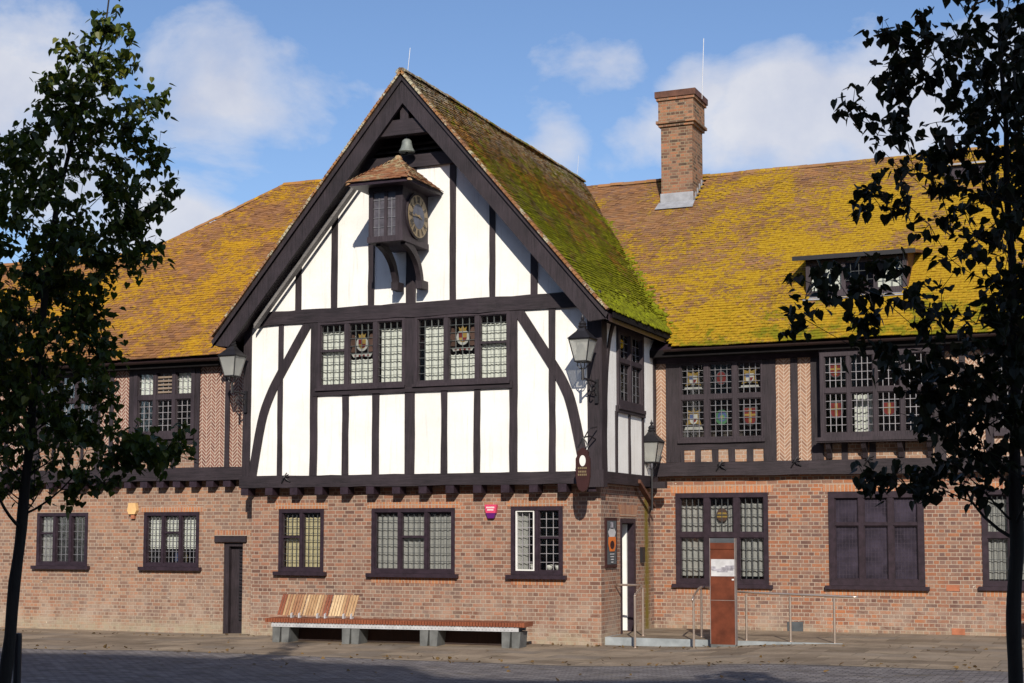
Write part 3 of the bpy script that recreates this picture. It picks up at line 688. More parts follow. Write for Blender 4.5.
# plaster with the window openings
uc=[(-5.90,-3.94,4.93,6.27),(-3.73,-1.72,4.93,6.27)]
lab(wall('plaster_wall','plaster',FP,-7.50,.08,3.2,6.3,uc,thick=.2),'white limewashed plaster of the gable front')
def zr(x,off=0): return AZ-SL*abs(x-AX)-off
b=MB(); ztop=9.25
xl=AX-(AZ-.25-6.3)/SL; xr=AX+(AZ-.25-6.3)/SL; xa=AX-(AZ-.25-ztop)/SL; xb=AX+(AZ-.25-ztop)/SL
b.prism([FP(xl,0,6.3),FP(xr,0,6.3),FP(xb,0,ztop),FP(xa,0,ztop)],(0,.2,0)); lab(b.build('plaster_wall','plaster',G),'white plaster triangle above the long beam')
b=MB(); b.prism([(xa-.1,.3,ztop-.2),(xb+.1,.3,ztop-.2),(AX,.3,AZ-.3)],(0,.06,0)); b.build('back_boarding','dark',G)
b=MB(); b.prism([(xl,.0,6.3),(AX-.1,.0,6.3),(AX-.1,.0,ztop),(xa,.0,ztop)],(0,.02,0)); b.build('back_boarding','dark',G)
lab(wall('plaster_wall','plaster',side(.09),-.22,3.05,3.2,6.2,[(.66,2.22,4.48,6.0)],thick=.2),'white plaster of the short flank wall')
b=MB(); b.box(-7.5,-7.3,-.2,3,3.2,6.2); b.build('plaster_wall','plaster',G)
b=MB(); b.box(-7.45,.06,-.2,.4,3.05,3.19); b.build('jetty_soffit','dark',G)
T('post',FG,-7.64,-7.46,3.2,6.26)
T('post',FG,-.16,.12,3.2,6.14,.0,-.3)
T('jetty_beam',FG,-7.68,.14,2.97,3.20,.03,-.25,j=.01)
b=MB(); b.box(-.14,.15,-.30,3.04,2.98,3.195); b.build('jetty_beam','timber_y',G)
b=MB(); b.box(-.25,.17,-.33,-.1,2.9,3.22); b.build('corner_bracket','timber',G)
T('tie_beam',FG,-7.62,.10,6.26,6.54,.03,-.06,j=.012)
T('rail',FG,-5.98,-1.66,4.79,4.915,.03)
for a,c in ((-6.82,-6.71),(-.93,-.80)): T('stud',FG,a,c,3.2,6.26)
for a,c in ((-6.06,-5.90),(-1.78+.05,-1.57)): T('post',FG,a,c,3.2,6.26,.005)
for a,c in ((-5.33,-5.19),(-4.66,-4.51),(-3.16,-3.03),(-2.47,-2.34)): T('stud',FG,a,c,3.2,4.79)
T('post',FG,-3.94,-3.73,3.2,6.26,.004)
for a,c in ((-6.44,-6.30),(-5.61,-5.47),(-4.77,-4.64),(-3.93,-3.72),(-2.99,-2.86),(-2.15,-2.03),(-1.29,-1.16)):
    T('stud',FG,a,c,6.54,min(9.22, zr((a+c)/2,.35)))
def brace(pts, w, fr, n0=-.05, n1=-.003, name='brace', mat='timber', lb=None):
    P=[Vector((p[0],0,p[1])) for p in pts]; L=[];R=[]
    for i,p in enumerate(P):
        d=(P[min(i+1,len(P)-1)]-P[max(i-1,0)]).normalized(); s=Vector((-d.z,0,d.x))*w/2
        L.append(p+s); R.append(p-s)
    b=MB()
    vs=[]; 
    for i in range(len(P)):
        for q in (L[i],R[i]):
            for n in (n0,n1): vs.append(fr(q.x,n,q.z))
    fs=[(0,1,3,2)]; k=4*(len(P)-1); fs.append((k,k+2,k+3,k+1))
    for i in range(len(P)-1):
        a=4*i; c=a+4
        fs+=[(a,c,c+1,a+1),(a+2,a+3,c+3,c+2),(a+1,c+1,c+3,a+3),(a,a+2,c+2,c)]
    b.mesh(vs,fs); o=b.build(name,mat,G)
    if lb: lab(o,lb)
    return o
def smooth_pts(pts,k=4):
    out=[]; n=len(pts)
    for i in range(n-1):
        p0=pts[max(i-1,0)];p1=pts[i];p2=pts[i+1];p3=pts[min(i+2,n-1)]
        for j in range(k):
            t=j/k; out.append(tuple(.5*(2*p1[q]+(p2[q]-p0[q])*t+(2*p0[q]-5*p1[q]+4*p2[q]-p3[q])*t*t+(3*p1[q]-p0[q]-3*p2[q]+p3[q])*t**3) for q in range(len(p1))))
    out.append(tuple(pts[-1])); return out
brace(smooth_pts([(-6.10,6.30),(-6.72,5.32),(-7.0,4.83),(-7.2,4.28),(-7.40,3.2)]),.19,FG,n1=.006,lb='left curved brace of the white gable')
brace(smooth_pts([(-1.56,6.27),(-.92,5.30),(-.63,4.82),(-.46,4.36),(-.22,3.25)]),.19,FG,n1=.006,lb='right curved brace of the white gable')
for k in range(14):
    x=-7.56+k*.575; b=MB(); b.fbox(FG,x-.085,x+.085,-.25,.02,2.82,2.97); b.build('joist','timber_frame',G)
# main windows
_,ca,cea=window(FG,*uc[0],3,[],mat='frame_purple',lu=4,lz=.155,lead='lead_mid',lw=.0075,fw=.06,mw=.09,bars=[(0,5.68)],sill=.07,sillw=.02,silldrop=.05,proud=.012,badges=[(1,0,'royal',(5.76,.56))],lab_='left half of the big gable window with coat of arms')
_,cb,ceb=window(FG,*uc[1],3,[],mat='frame_purple',lu=4,lz=.155,lead='lead_mid',lw=.0075,fw=.06,mw=.09,bars=[(2,5.68)],sill=.07,sillw=.02,silldrop=.05,proud=.012,badges=[(1,0,'royal',(5.78,.56))],lab_='right half of the big gable window with coat of arms')
nm=['leftmost','second from left','third from left','fourth from left','fifth from left','rightmost']
for i,(cc_,dx) in enumerate([(ca[0],0),(ca[1],0),(ca[2],.03),(cb[0],.10),(cb[1],0),(cb[2],0)]):
    curtain(FG,cc_[0]+dx+.005,cc_[1]-.005,4.99,6.06 if i not in (1,4) else 5.50,n=-.115,label='white net curtain, %s of six in the big gable window'%nm[i],fold=.012,per=.09,group='net curtains in the big gable window')
# gable head
b=MB(); b.box(-4.72,-3.02,-.62,-.42,9.80,10.10); b.build('collar_beam','timber_h',G)
b=MB(); b.box(-5.02,-2.58,-.30,-.1,9.22,9.46); b.build('collar_beam','timber_h',G)
b=MB(); b.box(-3.90,-3.72,-.60,-.44,10.10,10.70); b.build('king_post','timber',G)
for k in range(3):
    b=MB(); b.prism([(-4.9+k*.1,-.05,9.5+k*.11),(-2.65-k*.1,-.05,9.5+k*.11),(-2.65-k*.1,.0,9.55+k*.11),(-4.9+k*.1,.0,9.55+k*.11)],(0,.01,.02)); b.build('louvre','timber_grey',G)
# bargeboards
def slope_board(name, mat, sgn, off0, off1, y0, y1, xend, cut=True, lb=None):
    """board following the gable slope; off = distance measured straight down from the tile plane"""
    b=MB(); xe=AX+sgn*xend; ze=AZ-SL*xend
    P=[(AX,y0,AZ-off0),(xe,y0,ze-off0)]
    if cut: P+=[(xe-sgn*.05,y0,ze-off0-.10),(xe-sgn*(.16+(off1-off0)*.45),y0,ze-off0-.13)]
    else: P+=[(xe,y0,ze-off1)]
    xq=abs(P[-1][0]-AX); P[-1]=(P[-1][0],y0,min(P[-1][2],AZ-SL*xq-off1) if not cut else P[-1][2])
    if cut:
        # meet the inner edge
        z_=P[-1][2]; xi=(AZ-off1-z_)/SL; P[-1]=(AX+sgn*xi,y0,z_)
    P+=[(AX,y0,AZ-off1)]
    b.prism(P,(0,y1-y0,0)); o=b.build(name,mat,G)
    if lb: lab(o,lb)
    return o
slope_board('bargeboard','timber',-1,.06,.62,-.70,-.63,4.28,lb='broad dark bargeboard on the left slope of the gable')
slope_board('bargeboard','timber',1,.06,.62,-.70,-.63,4.20,lb='broad dark bargeboard on the right slope of the gable')
slope_board('verge_moulding','timber',-1,.045,.17,-.745,-.705,4.30)
slope_board('verge_moulding','timber',1,.045,.17,-.745,-.705,4.22)
b=MB(); b.prism([(AX-1.05,-.50,AZ-SL*1.05-.70),(AX-3.45,-.50,AZ-SL*3.45-.70),(AX-3.45,-.50,AZ-SL*3.45-.79),(AX-1.05,-.50,AZ-SL*1.05-.79)],(0,.14,0)); lab(b.build('rafter','timber_grey',G),'rafter under the left slope, sunlight put into its grey')  # pale grey board: sunlight along the rafter is put into its colour
slope_board('rafter','timber',-1,.30,.42,-.60,-.20,3.95,cut=False)
slope_board('rafter','timber',1,.30,.42,-.60,-.20,3.95,cut=False)
# flank timbers (face x=.12)
FS=side(.12)
T('post',FS,2.93,3.06,3.2,5.9,0)
T('stud',FS,.56,.66,3.2,4.36); T('stud',FS,1.34,1.42,3.2,4.36); T('stud',FS,2.18,2.26,3.2,4.36)
T('rail',FS,.60,2.28,4.34,4.47,.03)
brace(smooth_pts([(.62,6.2),(.28,5.75),(.10,5.2),(.02,4.6),(-.0,4.2)]),.12,FS,lb='curved brace on the short flank wall')
window(FS,.66,2.22,4.48,5.98,2,[5.35],mat='frame_purple',lu=3,lz=.17,lead='lead',fw=.1,mw=.09,transw=.08,sill=.05,sillw=.02,lab_='narrow looking leaded window in the short flank wall')
curtain(FS,1.6,2.1,4.6,5.3,n=-.15,label='white curtain in the flank window under the gable eave')

# ---- upper storey, right wing (timber face y=3.05)
FV=front(3.05); FVw=front(3.08)
v1=(.62,2.33,3.94,5.49); v2=(3.52,5.62,3.90,5.55); v3=(6.7,8.2,3.94,5.49)
lab(wall('infill_wall','herr_r',FVw,.05,12,3.24,5.8,[v1,v2,v3],thick=.2),'herringbone brick infill of the right wing')
T('jetty_beam',FV,.08,12,3.20,3.48,.03,-.2,j=.01)
T('wall_plate',FV,.08,12,5.5,5.8,.02,-.1,'timber_frame')  # dark frame colour stands in for the deep shade below the eave
for a,c in ((.33,.62),(2.33,2.59),(2.89,3.03),(3.29,3.52),(5.62,5.83),(6.10,6.21),(6.55,6.70),(8.2,8.4),(9.0,9.15),(9.8,9.95),(10.7,10.9)): T('post',FV,a,c,3.48,5.5)
T('rail',FV,.62,2.33,3.73,3.86,.0)
T('rail',FV,.62,2.33,3.86,3.94,.04)
for a,c in ((.90-.14,.90),(1.13,1.25),(1.51,1.60),(1.73,1.86),(2.09,2.14)): pass
for a,c in ((.93,1.05),(1.28,1.41),(1.62,1.75),(1.99,2.12)): T('stud',FV,a,c,3.48,3.73)
T('stud',FV,.62,.70,3.48,3.73)
for a,c in ((.70,.93),(1.05,1.28),(1.41,1.62),(1.75,1.99),(2.12,2.33)):
    b=MB(); b.fbox(FV,a,c,-.04,-.018,3.48,3.73); b.build('brick_panel','brick_p',G)
for a,c in ((3.86,3.98),(4.40,4.52),(4.95,5.07)): T('stud',FV,a,c,3.48,3.86)
for a,c in ((3.52,3.86),(3.98,4.40),(4.52,4.95),(5.07,5.62)):
    b=MB(); b.fbox(FV,a,c,-.04,-.018,3.48,3.78); b.build('brick_panel','brick_p',G)
for a,c in ((6.10,6.21),): pass
window(FV,*v1,3,[4.79],mat='frame_purple',lu=4,lz=.12,lead='lead',fw=.03,mw=.10,transw=.09,sill=.05,sillw=.04,proud=.015,
   badges=[(0,1,'crest',.46),(1,1,'disc',.3),(2,1,'crest',.46),(0,0,'crest',.50),(1,0,'green',.3),(2,0,'shield',.42)],lab_='upper six-light window with stained glass crests, nearest the gable')
FO=front(2.80)
o_,co,ceo=window(FO,*v2,4,[4.80],mat='frame_purple',lu=4,lz=.15,lead='lead_pale',fw=.08,mw=.07,transw=.09,depth=.08,sill=.08,sillw=.10,badges=[(0,1,'shield',(5.2,.32)),(0,0,'shield',(4.42,.36)),(2,0,'shield',(4.42,.3))],lab_='projecting upper window with shields, behind the right tree crown')
b=MB(); b.box(3.52,3.58,2.88,3.07,3.9,5.55); b.box(5.56,5.62,2.88,3.07,3.9,5.55); b.box(3.5,5.64,2.80,3.07,5.55,5.62); b.box(3.45,5.7,2.74,3.07,3.80,3.895); b.build('oriel_casing','frame_purple',G)
curtain(front(3.1),4.10,4.45,3.95,4.75,n=-.1,label='white curtain in the projecting window behind the right tree')
for x in (3.6,4.28,4.96,5.5):
    b=MB(); P=[FV(x,.27,3.80),FV(x,.0,3.80),FV(x,.0,3.50),FV(x,.06,3.50),FV(x,.10,3.60),FV(x,.2,3.68)]; b.prism(P,(.09,0,0)); b.build('oriel_bracket','timber',G)
window(FV,*v3,3,[4.79],mat='frame_purple',lu=4,lz=.15,lead='lead_pale',fw=.06,mw=.10,transw=.09,sill=.05,sillw=.0,lab_='upper leaded window right of the right tree trunk')
# iron wall anchors on the jetty beams
for fr,x,z in ((FV,1.48,3.40),(FV,2.99,3.45),(FV,4.40,3.46),(FG,-6.57,3.16)):
    b=MB()
    b.tube([fr(x-.10,.05,z-.10),fr(x-.03,.09,z),fr(x+.02,.05,z+.10)],.014,6); b.tube([fr(x+.10,.05,z-.08),fr(x+.02,.09,z-.02),fr(x-.06,.05,z+.04)],.014,6); b.tube([fr(x-.08,.04,z),fr(x+.10,.12,z+.06)],.012,6)
    b.build('wall_anchor','black',G)

# ---- roofs
def deck(name, mat, poly, d, lb):
    b=MB(); b.prism(poly,d); return lab(b.build(name,mat,G),lb)
RE_Y,RE_Z,RS=2.68,5.80,.765          # right wing eave line and slope
def zright(y): return RE_Z+RS*(y-RE_Y)
RRY=9.25; RRZ=zright(RRY)
LE_Y,LE_Z,LS=.05,5.76,.80
LRY=6.6; LRZ=LE_Z+LS*(LRY-LE_Y)
roofR=deck('roof','timber_frame',[(-3.8,RE_Y+.05,RE_Z-.06),(-3.8,RRY,RRZ-.06),(-3.8,RRY+6.6,RRZ-.06-RS*6.6),(-3.8,RRY+6.6,RRZ-.2-RS*6.6),(-3.8,RRY,RRZ-.25),(-3.8,RE_Y+.05,RE_Z-.16)],(16.3,0,0),'long right wing roof covered in yellow lichen')
# left wing: ridge block with hip, and lower ridge further left
HX=-10.95; LX=-13.35; LY=LE_Y+(8.95-LE_Z)/LS; LZ=8.95
b=MB()
def tri(*p): b.face(p)
FE=[(-20.6,LE_Y+.05,LE_Z-.05),(-3.8,LE_Y+.05,LE_Z-.05),(-3.8,LRY,LRZ-.06),(HX,LRY,LRZ-.06),(LX,LY,LZ-.06),(-20.6,LY,LZ-.06)]
b.prism(FE,(0,.0,-.12))
yb=2*LRY-LE_Y; ym=2*LY-LE_Y
b.prism([(-3.8,LRY,LRZ-.06),(HX,LRY,LRZ-.06),(HX-6.5,yb,LE_Z-.05),(-3.8,yb,LE_Z-.05)],(0,0,-.12))
b.prism([(HX,LRY,LRZ-.06),(LX,LY,LZ-.06),(HX-6.5,LE_Y+ (LZ-LE_Z)/LS*2+ (yb-LE_Y)*0+LY*0,LZ-1.8),(HX-6.5,yb,LE_Z-.05)],(0,0,-.12))
b.prism([(-20.6,LY,LZ-.06),(LX,LY,LZ-.06),(LX-1.2,ym+2,LE_Z-.1),(-20.6,ym+2,LE_Z-.1)],(0,0,-.12))
roofL=lab(b.build('roof','timber_frame',G),'left wing roof with hipped end, brown and orange tiles')
b=MB()
b.prism([(AX,-.6,AZ-.06),(AX+4.2,-.6,AZ-.06-SL*4.2),(AX+4.2,-.6,AZ-.2-SL*4.2),(AX,-.6,AZ-.26),(AX-4.25,-.6,AZ-.2-SL*4.25),(AX-4.25,-.6,AZ-.06-SL*4.25)],(0,9.9,0))
roofG=lab(b.build('roof','timber_frame',G),'steep mossy roof of the gable running back from the front')

def tiles(name, mat, parent, O, a, s, La, Ls, keep, disp=None, w=.168, gauge=.102, seed=3, lb=None, th=.013, lift=.02):
    O=Vector(O); a=Vector(a).normalized(); s=Vector(s).normalized(); n=a.cross(s).normalized()
    if n.z<0: n=-n
    r=random.Random(seed); b=MB(); rows=int(Ls/gauge); cols=int(La/w)
    V=[];Fq=[]
    for j in range(rows+1):
        s0=j*gauge; off=(w/2 if j%2 else 0)
        for i in range(-1,cols+2):
            a0=i*w+off
            pc=O+a*(a0+w/2)+s*(s0+gauge/2)
            if not keep(pc, a0+w/2, s0+gauge/2): continue
            a1=a0+w-.004
            a0c=max(a0,0); a1c=min(a1,La)
            if a1c-a0c<.03: continue
            j1=r.uniform(-.004,.006); j2=r.uniform(-.004,.006); sj=r.uniform(-.006,.006)
            if r.random()<.03: j1+=.012; sj-=.01
            dz=disp(pc) if disp else 0
            lo=s0-.012+sj; hi=s0+gauge+.012
            P=[O+a*a0c+s*lo+n*(lift+j1+dz), O+a*a1c+s*lo+n*(lift+j2+dz), O+a*a1c+s*hi+n*(.004+j2+dz), O+a*a0c+s*hi+n*(.004+j1+dz)]
            Q=[P[0]-n*th,P[1]-n*th]
            k=len(V); V+=[tuple(p) for p in P+Q+[P[2]-n*.01,P[3]-n*.01]]
            Fq+=[(k,k+1,k+2,k+3),(k+4,k+5,k+1,k),(k+5,k+6,k+2,k+1),(k+7,k+4,k,k+3)]
    b.mesh(V,Fq); o=b.build(name,mat,parent,recalc=False,uv=False)
    if lb: lab(o,lb)
    return o
def und(p): return .035*noise.noise(Vector((p.x*.55,p.y*.55,p.z*.4)))+.012*noise.noise(Vector((p.x*2.1,p.y*2.1,p.z*2)))
def gable_z(x): return AZ-SL*abs(x-AX)
tiles('tiles','tile_r',roofR,(-3.8,RE_Y,RE_Z),(1,0,0),(0,1,RS),16.2,sqrt(1+RS*RS)*(RRY-RE_Y),
      lambda p,u,v: (p.z>gable_z(p.x)-.08) and not (3.08<p.x<4.94 and 3.98<p.y<5.35) and not(-1.36<p.x<-.48 and p.y>8.15 and p.y<9.05), disp=und, seed=5)
tiles('tiles','tile_r',roofR,(-3.8,RRY,RRZ),(1,0,0),(0,1,-RS),16.2,sqrt(1+RS*RS)*1.0,lambda p,u,v: True, seed=6)
tiles('tiles','tile_l',roofL,(-20.6,LE_Y,LE_Z),(1,0,0),(0,1,LS),16.8,sqrt(1+LS*LS)*(LRY-LE_Y),
      lambda p,u,v: (p.z>gable_z(p.x)-.1) and ((p.x>LX and (p.y<LY+(p.x-LX)*(LRY-LY)/(HX-LX) or p.x>HX)) or (p.x<=LX and p.y<LY)), disp=und, seed=7)
# hip face
tiles('tiles','tile_l',roofL,(LX-.1,LY,LZ),(1,0,0),(0,1,-.75),.01,.01,lambda p,u,v: False, seed=8) if False else None
def bell(p):   # slight sprocket at the eave
    d=max(0,6.9-p.z); return .05*d*d
def gdisp(p): return und(p)*1.3+bell(p)
tiles('tiles','tile_g',roofG,(AX+4.2,-.74,AZ-SL*4.2),(0,1,0),(-1,0,SL),10.2,sqrt(1+SL*SL)*4.2,
      lambda p,u,v: p.z>zright(p.y)-.10, disp=gdisp, seed=9, gauge=.098, lift=.026)
tiles('tiles','tile_g',roofG,(AX-4.28,-.74,AZ-SL*4.28),(0,1,0),(1,0,SL),9.6,sqrt(1+SL*SL)*4.28,
      lambda p,u,v: p.z>LE_Z+LS*(p.y-LE_Y)-.10, disp=gdisp, seed=10)
# verge undercloak: tile edges seen along the gable
for sg,xe in ((-1,4.32),(1,4.24)):
    b=MB(); L=sqrt(1+SL*SL)*xe; k=int(L/.098); d=Vector((sg,0,-SL)).normalized(); nn=Vector((sg*SL,0,1)).normalized()
    for i in range(k):
        p=Vector((AX,-.80,AZ))+d*(i*.098); hgt=bell(p)+.0
        q0=p+nn*(-.03+hgt); q1=p+nn*(.012+hgt)
        c=[q0,q0+d*.108,q1+d*.112+nn*.014,q1]
        b.prism(c,(0,.10+rnd.uniform(0,.02),0))
    lab(b.build('verge_tiles','tile_v',roofG,uv=False),'%s verge of pale lichened tile edges'%('left' if sg<0 else 'right'))
# thick moss along the right eave of the gable roof
def ridge(parent, p0, p1, mat, r=.12, step=.32, name='ridge_tile', sag=.03):
    b=MB(); p0=Vector(p0);p1=Vector(p1);L=(p1-p0).length;k=max(1,int(L/step));d=(p1-p0)/k
    up=Vector((0,0,1)); side_=d.cross(up).normalized()
    for i in range(k):
        a=p0+d*i; c=p0+d*(i+1.06); j=rnd.uniform(-.008,.010)+sag*noise.noise(a*.5)
        rr=r*rnd.uniform(.97,1.05)
        prof=[(rr*cos(t), rr*.8*sin(t)) for t in [pi*q/8 for q in range(9)]]
        V=[]; 
        for base,sc in ((a,1.04),(c,.98)):
            for x,z in prof: V.append(base+side_*x*sc+up*(z*sc-.05+j))
        F=[(q,q+1,q+10,q+9) for q in range(8)]+[tuple(range(9)),tuple(range(17,8,-1))]
        b.mesh(V,F)
    return b.build(name,mat,parent,uv=False)
ridge(roofR,(-3.3,RRY,RRZ+.02),(12.4,RRY,RRZ+.02),'tile_r',.11)
ridge(roofL,(HX,LRY,LRZ+.02),(-4.2,LRY,LRZ+.02),'tile_l',.11)
ridge(roofL,(-20.6,LY,LZ+.02),(LX,LY,LZ+.02),'tile_l',.11)
ridge(roofL,(LX-.05,LY,LZ+.03),(HX,LRY,LRZ+.03),'tile_l',.08,.2,'hip_tile')
ridge(roofG,(AX,-.78,AZ+.03),(AX,RRY+.1,AZ+.03),'tile_g',.11)
# moss cushions on the gable roof's right eave and in the valley
b=MB(); r=random.Random(4)
for i in range(700):
    y=r.uniform(-.6,3.2); 
    d_=abs(r.gauss(0,.35)); x=AX+4.2-d_*.62+.02; z=AZ-SL*(x-AX)
    if z<zright(y)-.1: continue
    p=Vector((x,y,z)); nn=Vector((SL,0,1)).normalized(); p=p+nn*(gdisp(p)+.012)
    s=r.uniform(.03,.075)*(1 if y>.6 else .7)
    b.lathe(p,[(s*.9,-.01),(s,.006),(s*.7,s*.35),(s*.2,s*.45)],6,axis=nn+Vector((r.uniform(-.2,.2),r.uniform(-.2,.2),0)))
for i in range(330):
    t=r.random()**.8; y=3.05+t*4.6; zz=zright(y); x=AX+(AZ-zz)/SL+r.gauss(.02,.09); z=max(zright(y),gable_z(x)); p=Vector((x,y,z+.02)); s=r.uniform(.03,.07)*(1.1-.5*t)
    b.lathe(p,[(s*.9,-.02),(s,.01),(s*.7,s*.4),(s*.2,s*.5)],6)
M['moss']=None
t_=NT('moss_cushion'); o_m=t_.obj(); t_.bsdf(t_.ramp(t_.noise(o_m,6,5,.7),[(.3,(.06,.065,.006)),(.5,(.14,.15,.008)),(.72,(.22,.25,.010))]),.95,.1,0,t_.bump(t_.noise(o_m,60,3),.8,.01)); M['moss']=t_.m
mo=b.build('moss','moss',roofG,smooth=True,uv=False); mo['kind']='stuff'; lab(mo,'bright green moss along the lower edge and valley of the gable roof')
# gutters and fascias
def gutter(p0,p1,r=.055,name='gutter',mat='gutter'):
    b=MB(); p0=Vector(p0);p1=Vector(p1); d=(p1-p0).normalized(); s_=d.cross(Vector((0,0,1))).normalized(); V=[];k=8
    for p in (p0,p1):
        for q in range(k+1): th=pi+pi*q/k; V.append(p+s_*r*cos(th)+Vector((0,0,1))*r*sin(th))
    for p in (p0,p1):
        for q in range(k+1): th=pi+pi*q/k; V.append(p+s_*(r-.008)*cos(th)+Vector((0,0,1))*((r-.008)*sin(th)))
    m=k+1; F=[(q,q+1,m+q+1,m+q) for q in range(k)]+[(2*m+q,3*m+q,3*m+q+1,2*m+q+1) for q in range(k)]+[(0,m,3*m,2*m),(k,2*m+k,3*m+k,m+k)]
    b.mesh(V,F); return b.build(name,mat,G,smooth=False)
gutter((.42,RE_Y-.04,5.74),(12.3,RE_Y-.04,5.74)); gutter((-20.6,LE_Y-.04,5.69),(-7.62,LE_Y-.04,5.69))
for q in ((.1,12.2,2.72,2.75,5.60,5.74),(-20.5,-7.6,.09,.12,5.55,5.69)):
    b=MB(); b.box(*q); b.build('fascia','dark',G)
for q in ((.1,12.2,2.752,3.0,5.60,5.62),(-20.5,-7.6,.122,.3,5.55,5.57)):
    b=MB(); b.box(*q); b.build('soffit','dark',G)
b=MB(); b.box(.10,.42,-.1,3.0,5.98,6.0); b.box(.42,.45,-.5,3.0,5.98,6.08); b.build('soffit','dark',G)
# chimney
ch=MB(); cx0,cx1,cy0,cy1=-1.30,-.52,8.12,9.02
ch.box(cx0,cx1,cy0,cy1,9.3,11.86); ch.box(cx0-.05,cx1+.05,cy0-.05,cy1+.05,11.86,11.93); ch.box(cx0-.10,cx1+.10,cy0-.10,cy1+.10,11.93,12.0)
ch.box(cx0-.05,cx1+.05,cy0-.05,cy1+.05,12.0,12.50); ch.box(cx0-.09,cx1+.09,cy0-.09,cy1+.09,12.50,12.57)
ch.box(cx0+.16,cx1-.16,cy0-.0-.03,cy0,10.4,11.6) if False else None
cho=lab(ch.build('chimney','brick_ch',roofR),'tall weathered brick chimney stack')
b=MB(); b.box(cx0-.12,cx1+.12,cy0-.12,cy1+.12,12.57,12.72); b.build('chimney_cap','timber_red',roofR)
b=MB(); b.lathe((-.95,8.6,12.72),[(.10,0),(.10,.10),(.12,.12),(.12,.15)],12); b.build('chimney_pot','terracotta',roofR)
b=MB(); b.box(cx0-.02,cx1+.02,cy0-.025,cy0-.003,9.98,10.22); b.prism([(cx0-.06,cy0-.04,zright(cy0-.04)+.055),(cx1+.06,cy0-.04,zright(cy0-.04)+.055),(cx1+.08,cy0-.30,zright(cy0-.30)+.055),(cx0-.08,cy0-.30,zright(cy0-.3)+.055)],(0,0,.01))
for k in range(5): b.box(cx1+.003,cx1+.02,cy0+.0+k*.18,cy0+.17+k*.18,zright(cy0+k*.18)-.02,zright(cy0+k*.18)+.15)
b.build('flashing','leadflash',roofR)
# dormer in the right roof
dz0,dz1=6.98,7.60; dy=4.16
b=MB(); b.prism([(2.78,dy-.18,7.67),(5.20,dy-.18,7.67),(5.20,5.42,7.90),(2.78,5.42,7.90)],(0,0,-.055)); dor=lab(b.build('dormer','timber_red',G),'low flat dormer with leaded lights half hidden by the right tree')
for x in (3.05,5.02):
    b=MB(); b.prism([(x-.05,dy,6.9),(x-.05,dy,7.66),(x-.05,5.3,7.82),(x-.05,5.3,zright(5.3)-.05)],(.07,0,0))
    b.build('cheek','timber_red',dor)
b=MB(); b.box(3.0,5.0,dy-.03,dy+.03,dz0-.14,dz0); b.box(3.0,5.0,dy-.03,dy+.03,7.52,7.60)
for x in (3.0,3.72,4.36,4.94): b.box(x,x+.08,dy-.03,dy+.03,dz0,7.52)
b.build('window_frame','frame_purple',dor)
b=MB()
for k in range(12): x=3.08+k*.165; b.box(x-.006,x+.006,dy-.005,dy+.008,dz0,7.52)
for z in (7.16,7.34): b.box(3.08,4.95,dy-.004,dy+.007,z-.006,z+.006)
b.build('leading','lead_dark',dor)
b=MB(); b.box(3.05,4.97,dy,dy+.004,dz0,7.52); b.build('pane','glass',dor)
b=MB(); b.prism([(2.98,dy-.03,dz0-.14),(5.02,dy-.03,dz0-.14),(5.02,dy-.30,zright(dy-.3)+.05),(2.98,dy-.3,zright(dy-.3)+.05)],(0,0,.012)); b.build('apron','leadflash',dor)
curtain(front(dy),3.1,3.70,dz0,7.5,n=-.08,label='pale blind in the left light of the roof dormer',fold=.003)
curtain(front(dy),4.42,4.95,dz0,7.5,n=-.08,label='pale blind in the right light of the roof dormer',fold=.003)
b=MB(); b.box(2.76,5.22,dy-.205,dy-.183,7.60,7.69); b.build('fascia','black',dor)
# roof vent near the ridge, right
vy=8.0
b=MB(); b.box(5.35,6.2,vy-.02,vy+.3,9.92,10.22)
ve=lab(b.build('roof_vent','timber_frame',roofR),'small dark louvred vent near the right ridge')
b=MB(); b.prism([(5.28,vy-.12,10.22),(6.27,vy-.12,10.22),(6.27,8.6,10.40),(5.28,8.6,10.40)],(0,0,.03)); b.build('vent_hood','leadflash',roofR)
M['turret_glass']=simple('grey_glass',(.085,.08,.095),.25,.5,var=.35,scale=8)  # opaque mottled grey for the turret panes
# ---- clock turret
tx0,tx1,ty0,ty1,tz0,tz1=-4.17,-3.45,-1.35,-.26,7.60,8.66
b=MB(); fr_=front(ty0)
b.box(tx0,tx1,ty0+.06,ty1,tz0,tz1)
b.box(tx0-.02,tx1+.02,ty0-.02,ty1,tz0-.05,tz0+.06); b.box(tx0-.01,tx1+.01,ty0-.0,ty0+.06,8.52,tz1)
for x0_,x1_ in ((tx0,tx0+.09),(-3.84,-3.78),(tx1-.15,tx1)): b.box(x0_,x1_,ty0,ty0+.06,tz0+.06,8.52)
ct=lab(b.build('clock_turret','frame_purple',G),'dark timber clock turret hung on the white gable')
b=MB()
for a,c in ((tx0+.09,-3.84),(-3.78,tx1-.15)): b.box(a,c,ty0+.035,ty0+.04,tz0+.06,8.52)
b.build('pane','turret_glass',ct)
b=MB()
for a,c in ((tx0+.09,-3.84),(-3.78,tx1-.15)):
    m_=(a+c)/2; b.box(m_-.006,m_+.006,ty0+.02,ty0+.034,tz0+.06,8.40)
    for z in (7.84,8.02,8.20,8.36): b.box(a,c,ty0+.021,ty0+.033,z-.005,z+.005)
b.build('leading','lead',ct)
b=MB(); cyc,czc=-.80,8.10
b.lathe((tx1+.012,cyc,czc),[(.44,0),(.44,.035),(.38,.04)],40,axis=(1,0,0)); b.build('clock_surround','timber',ct)
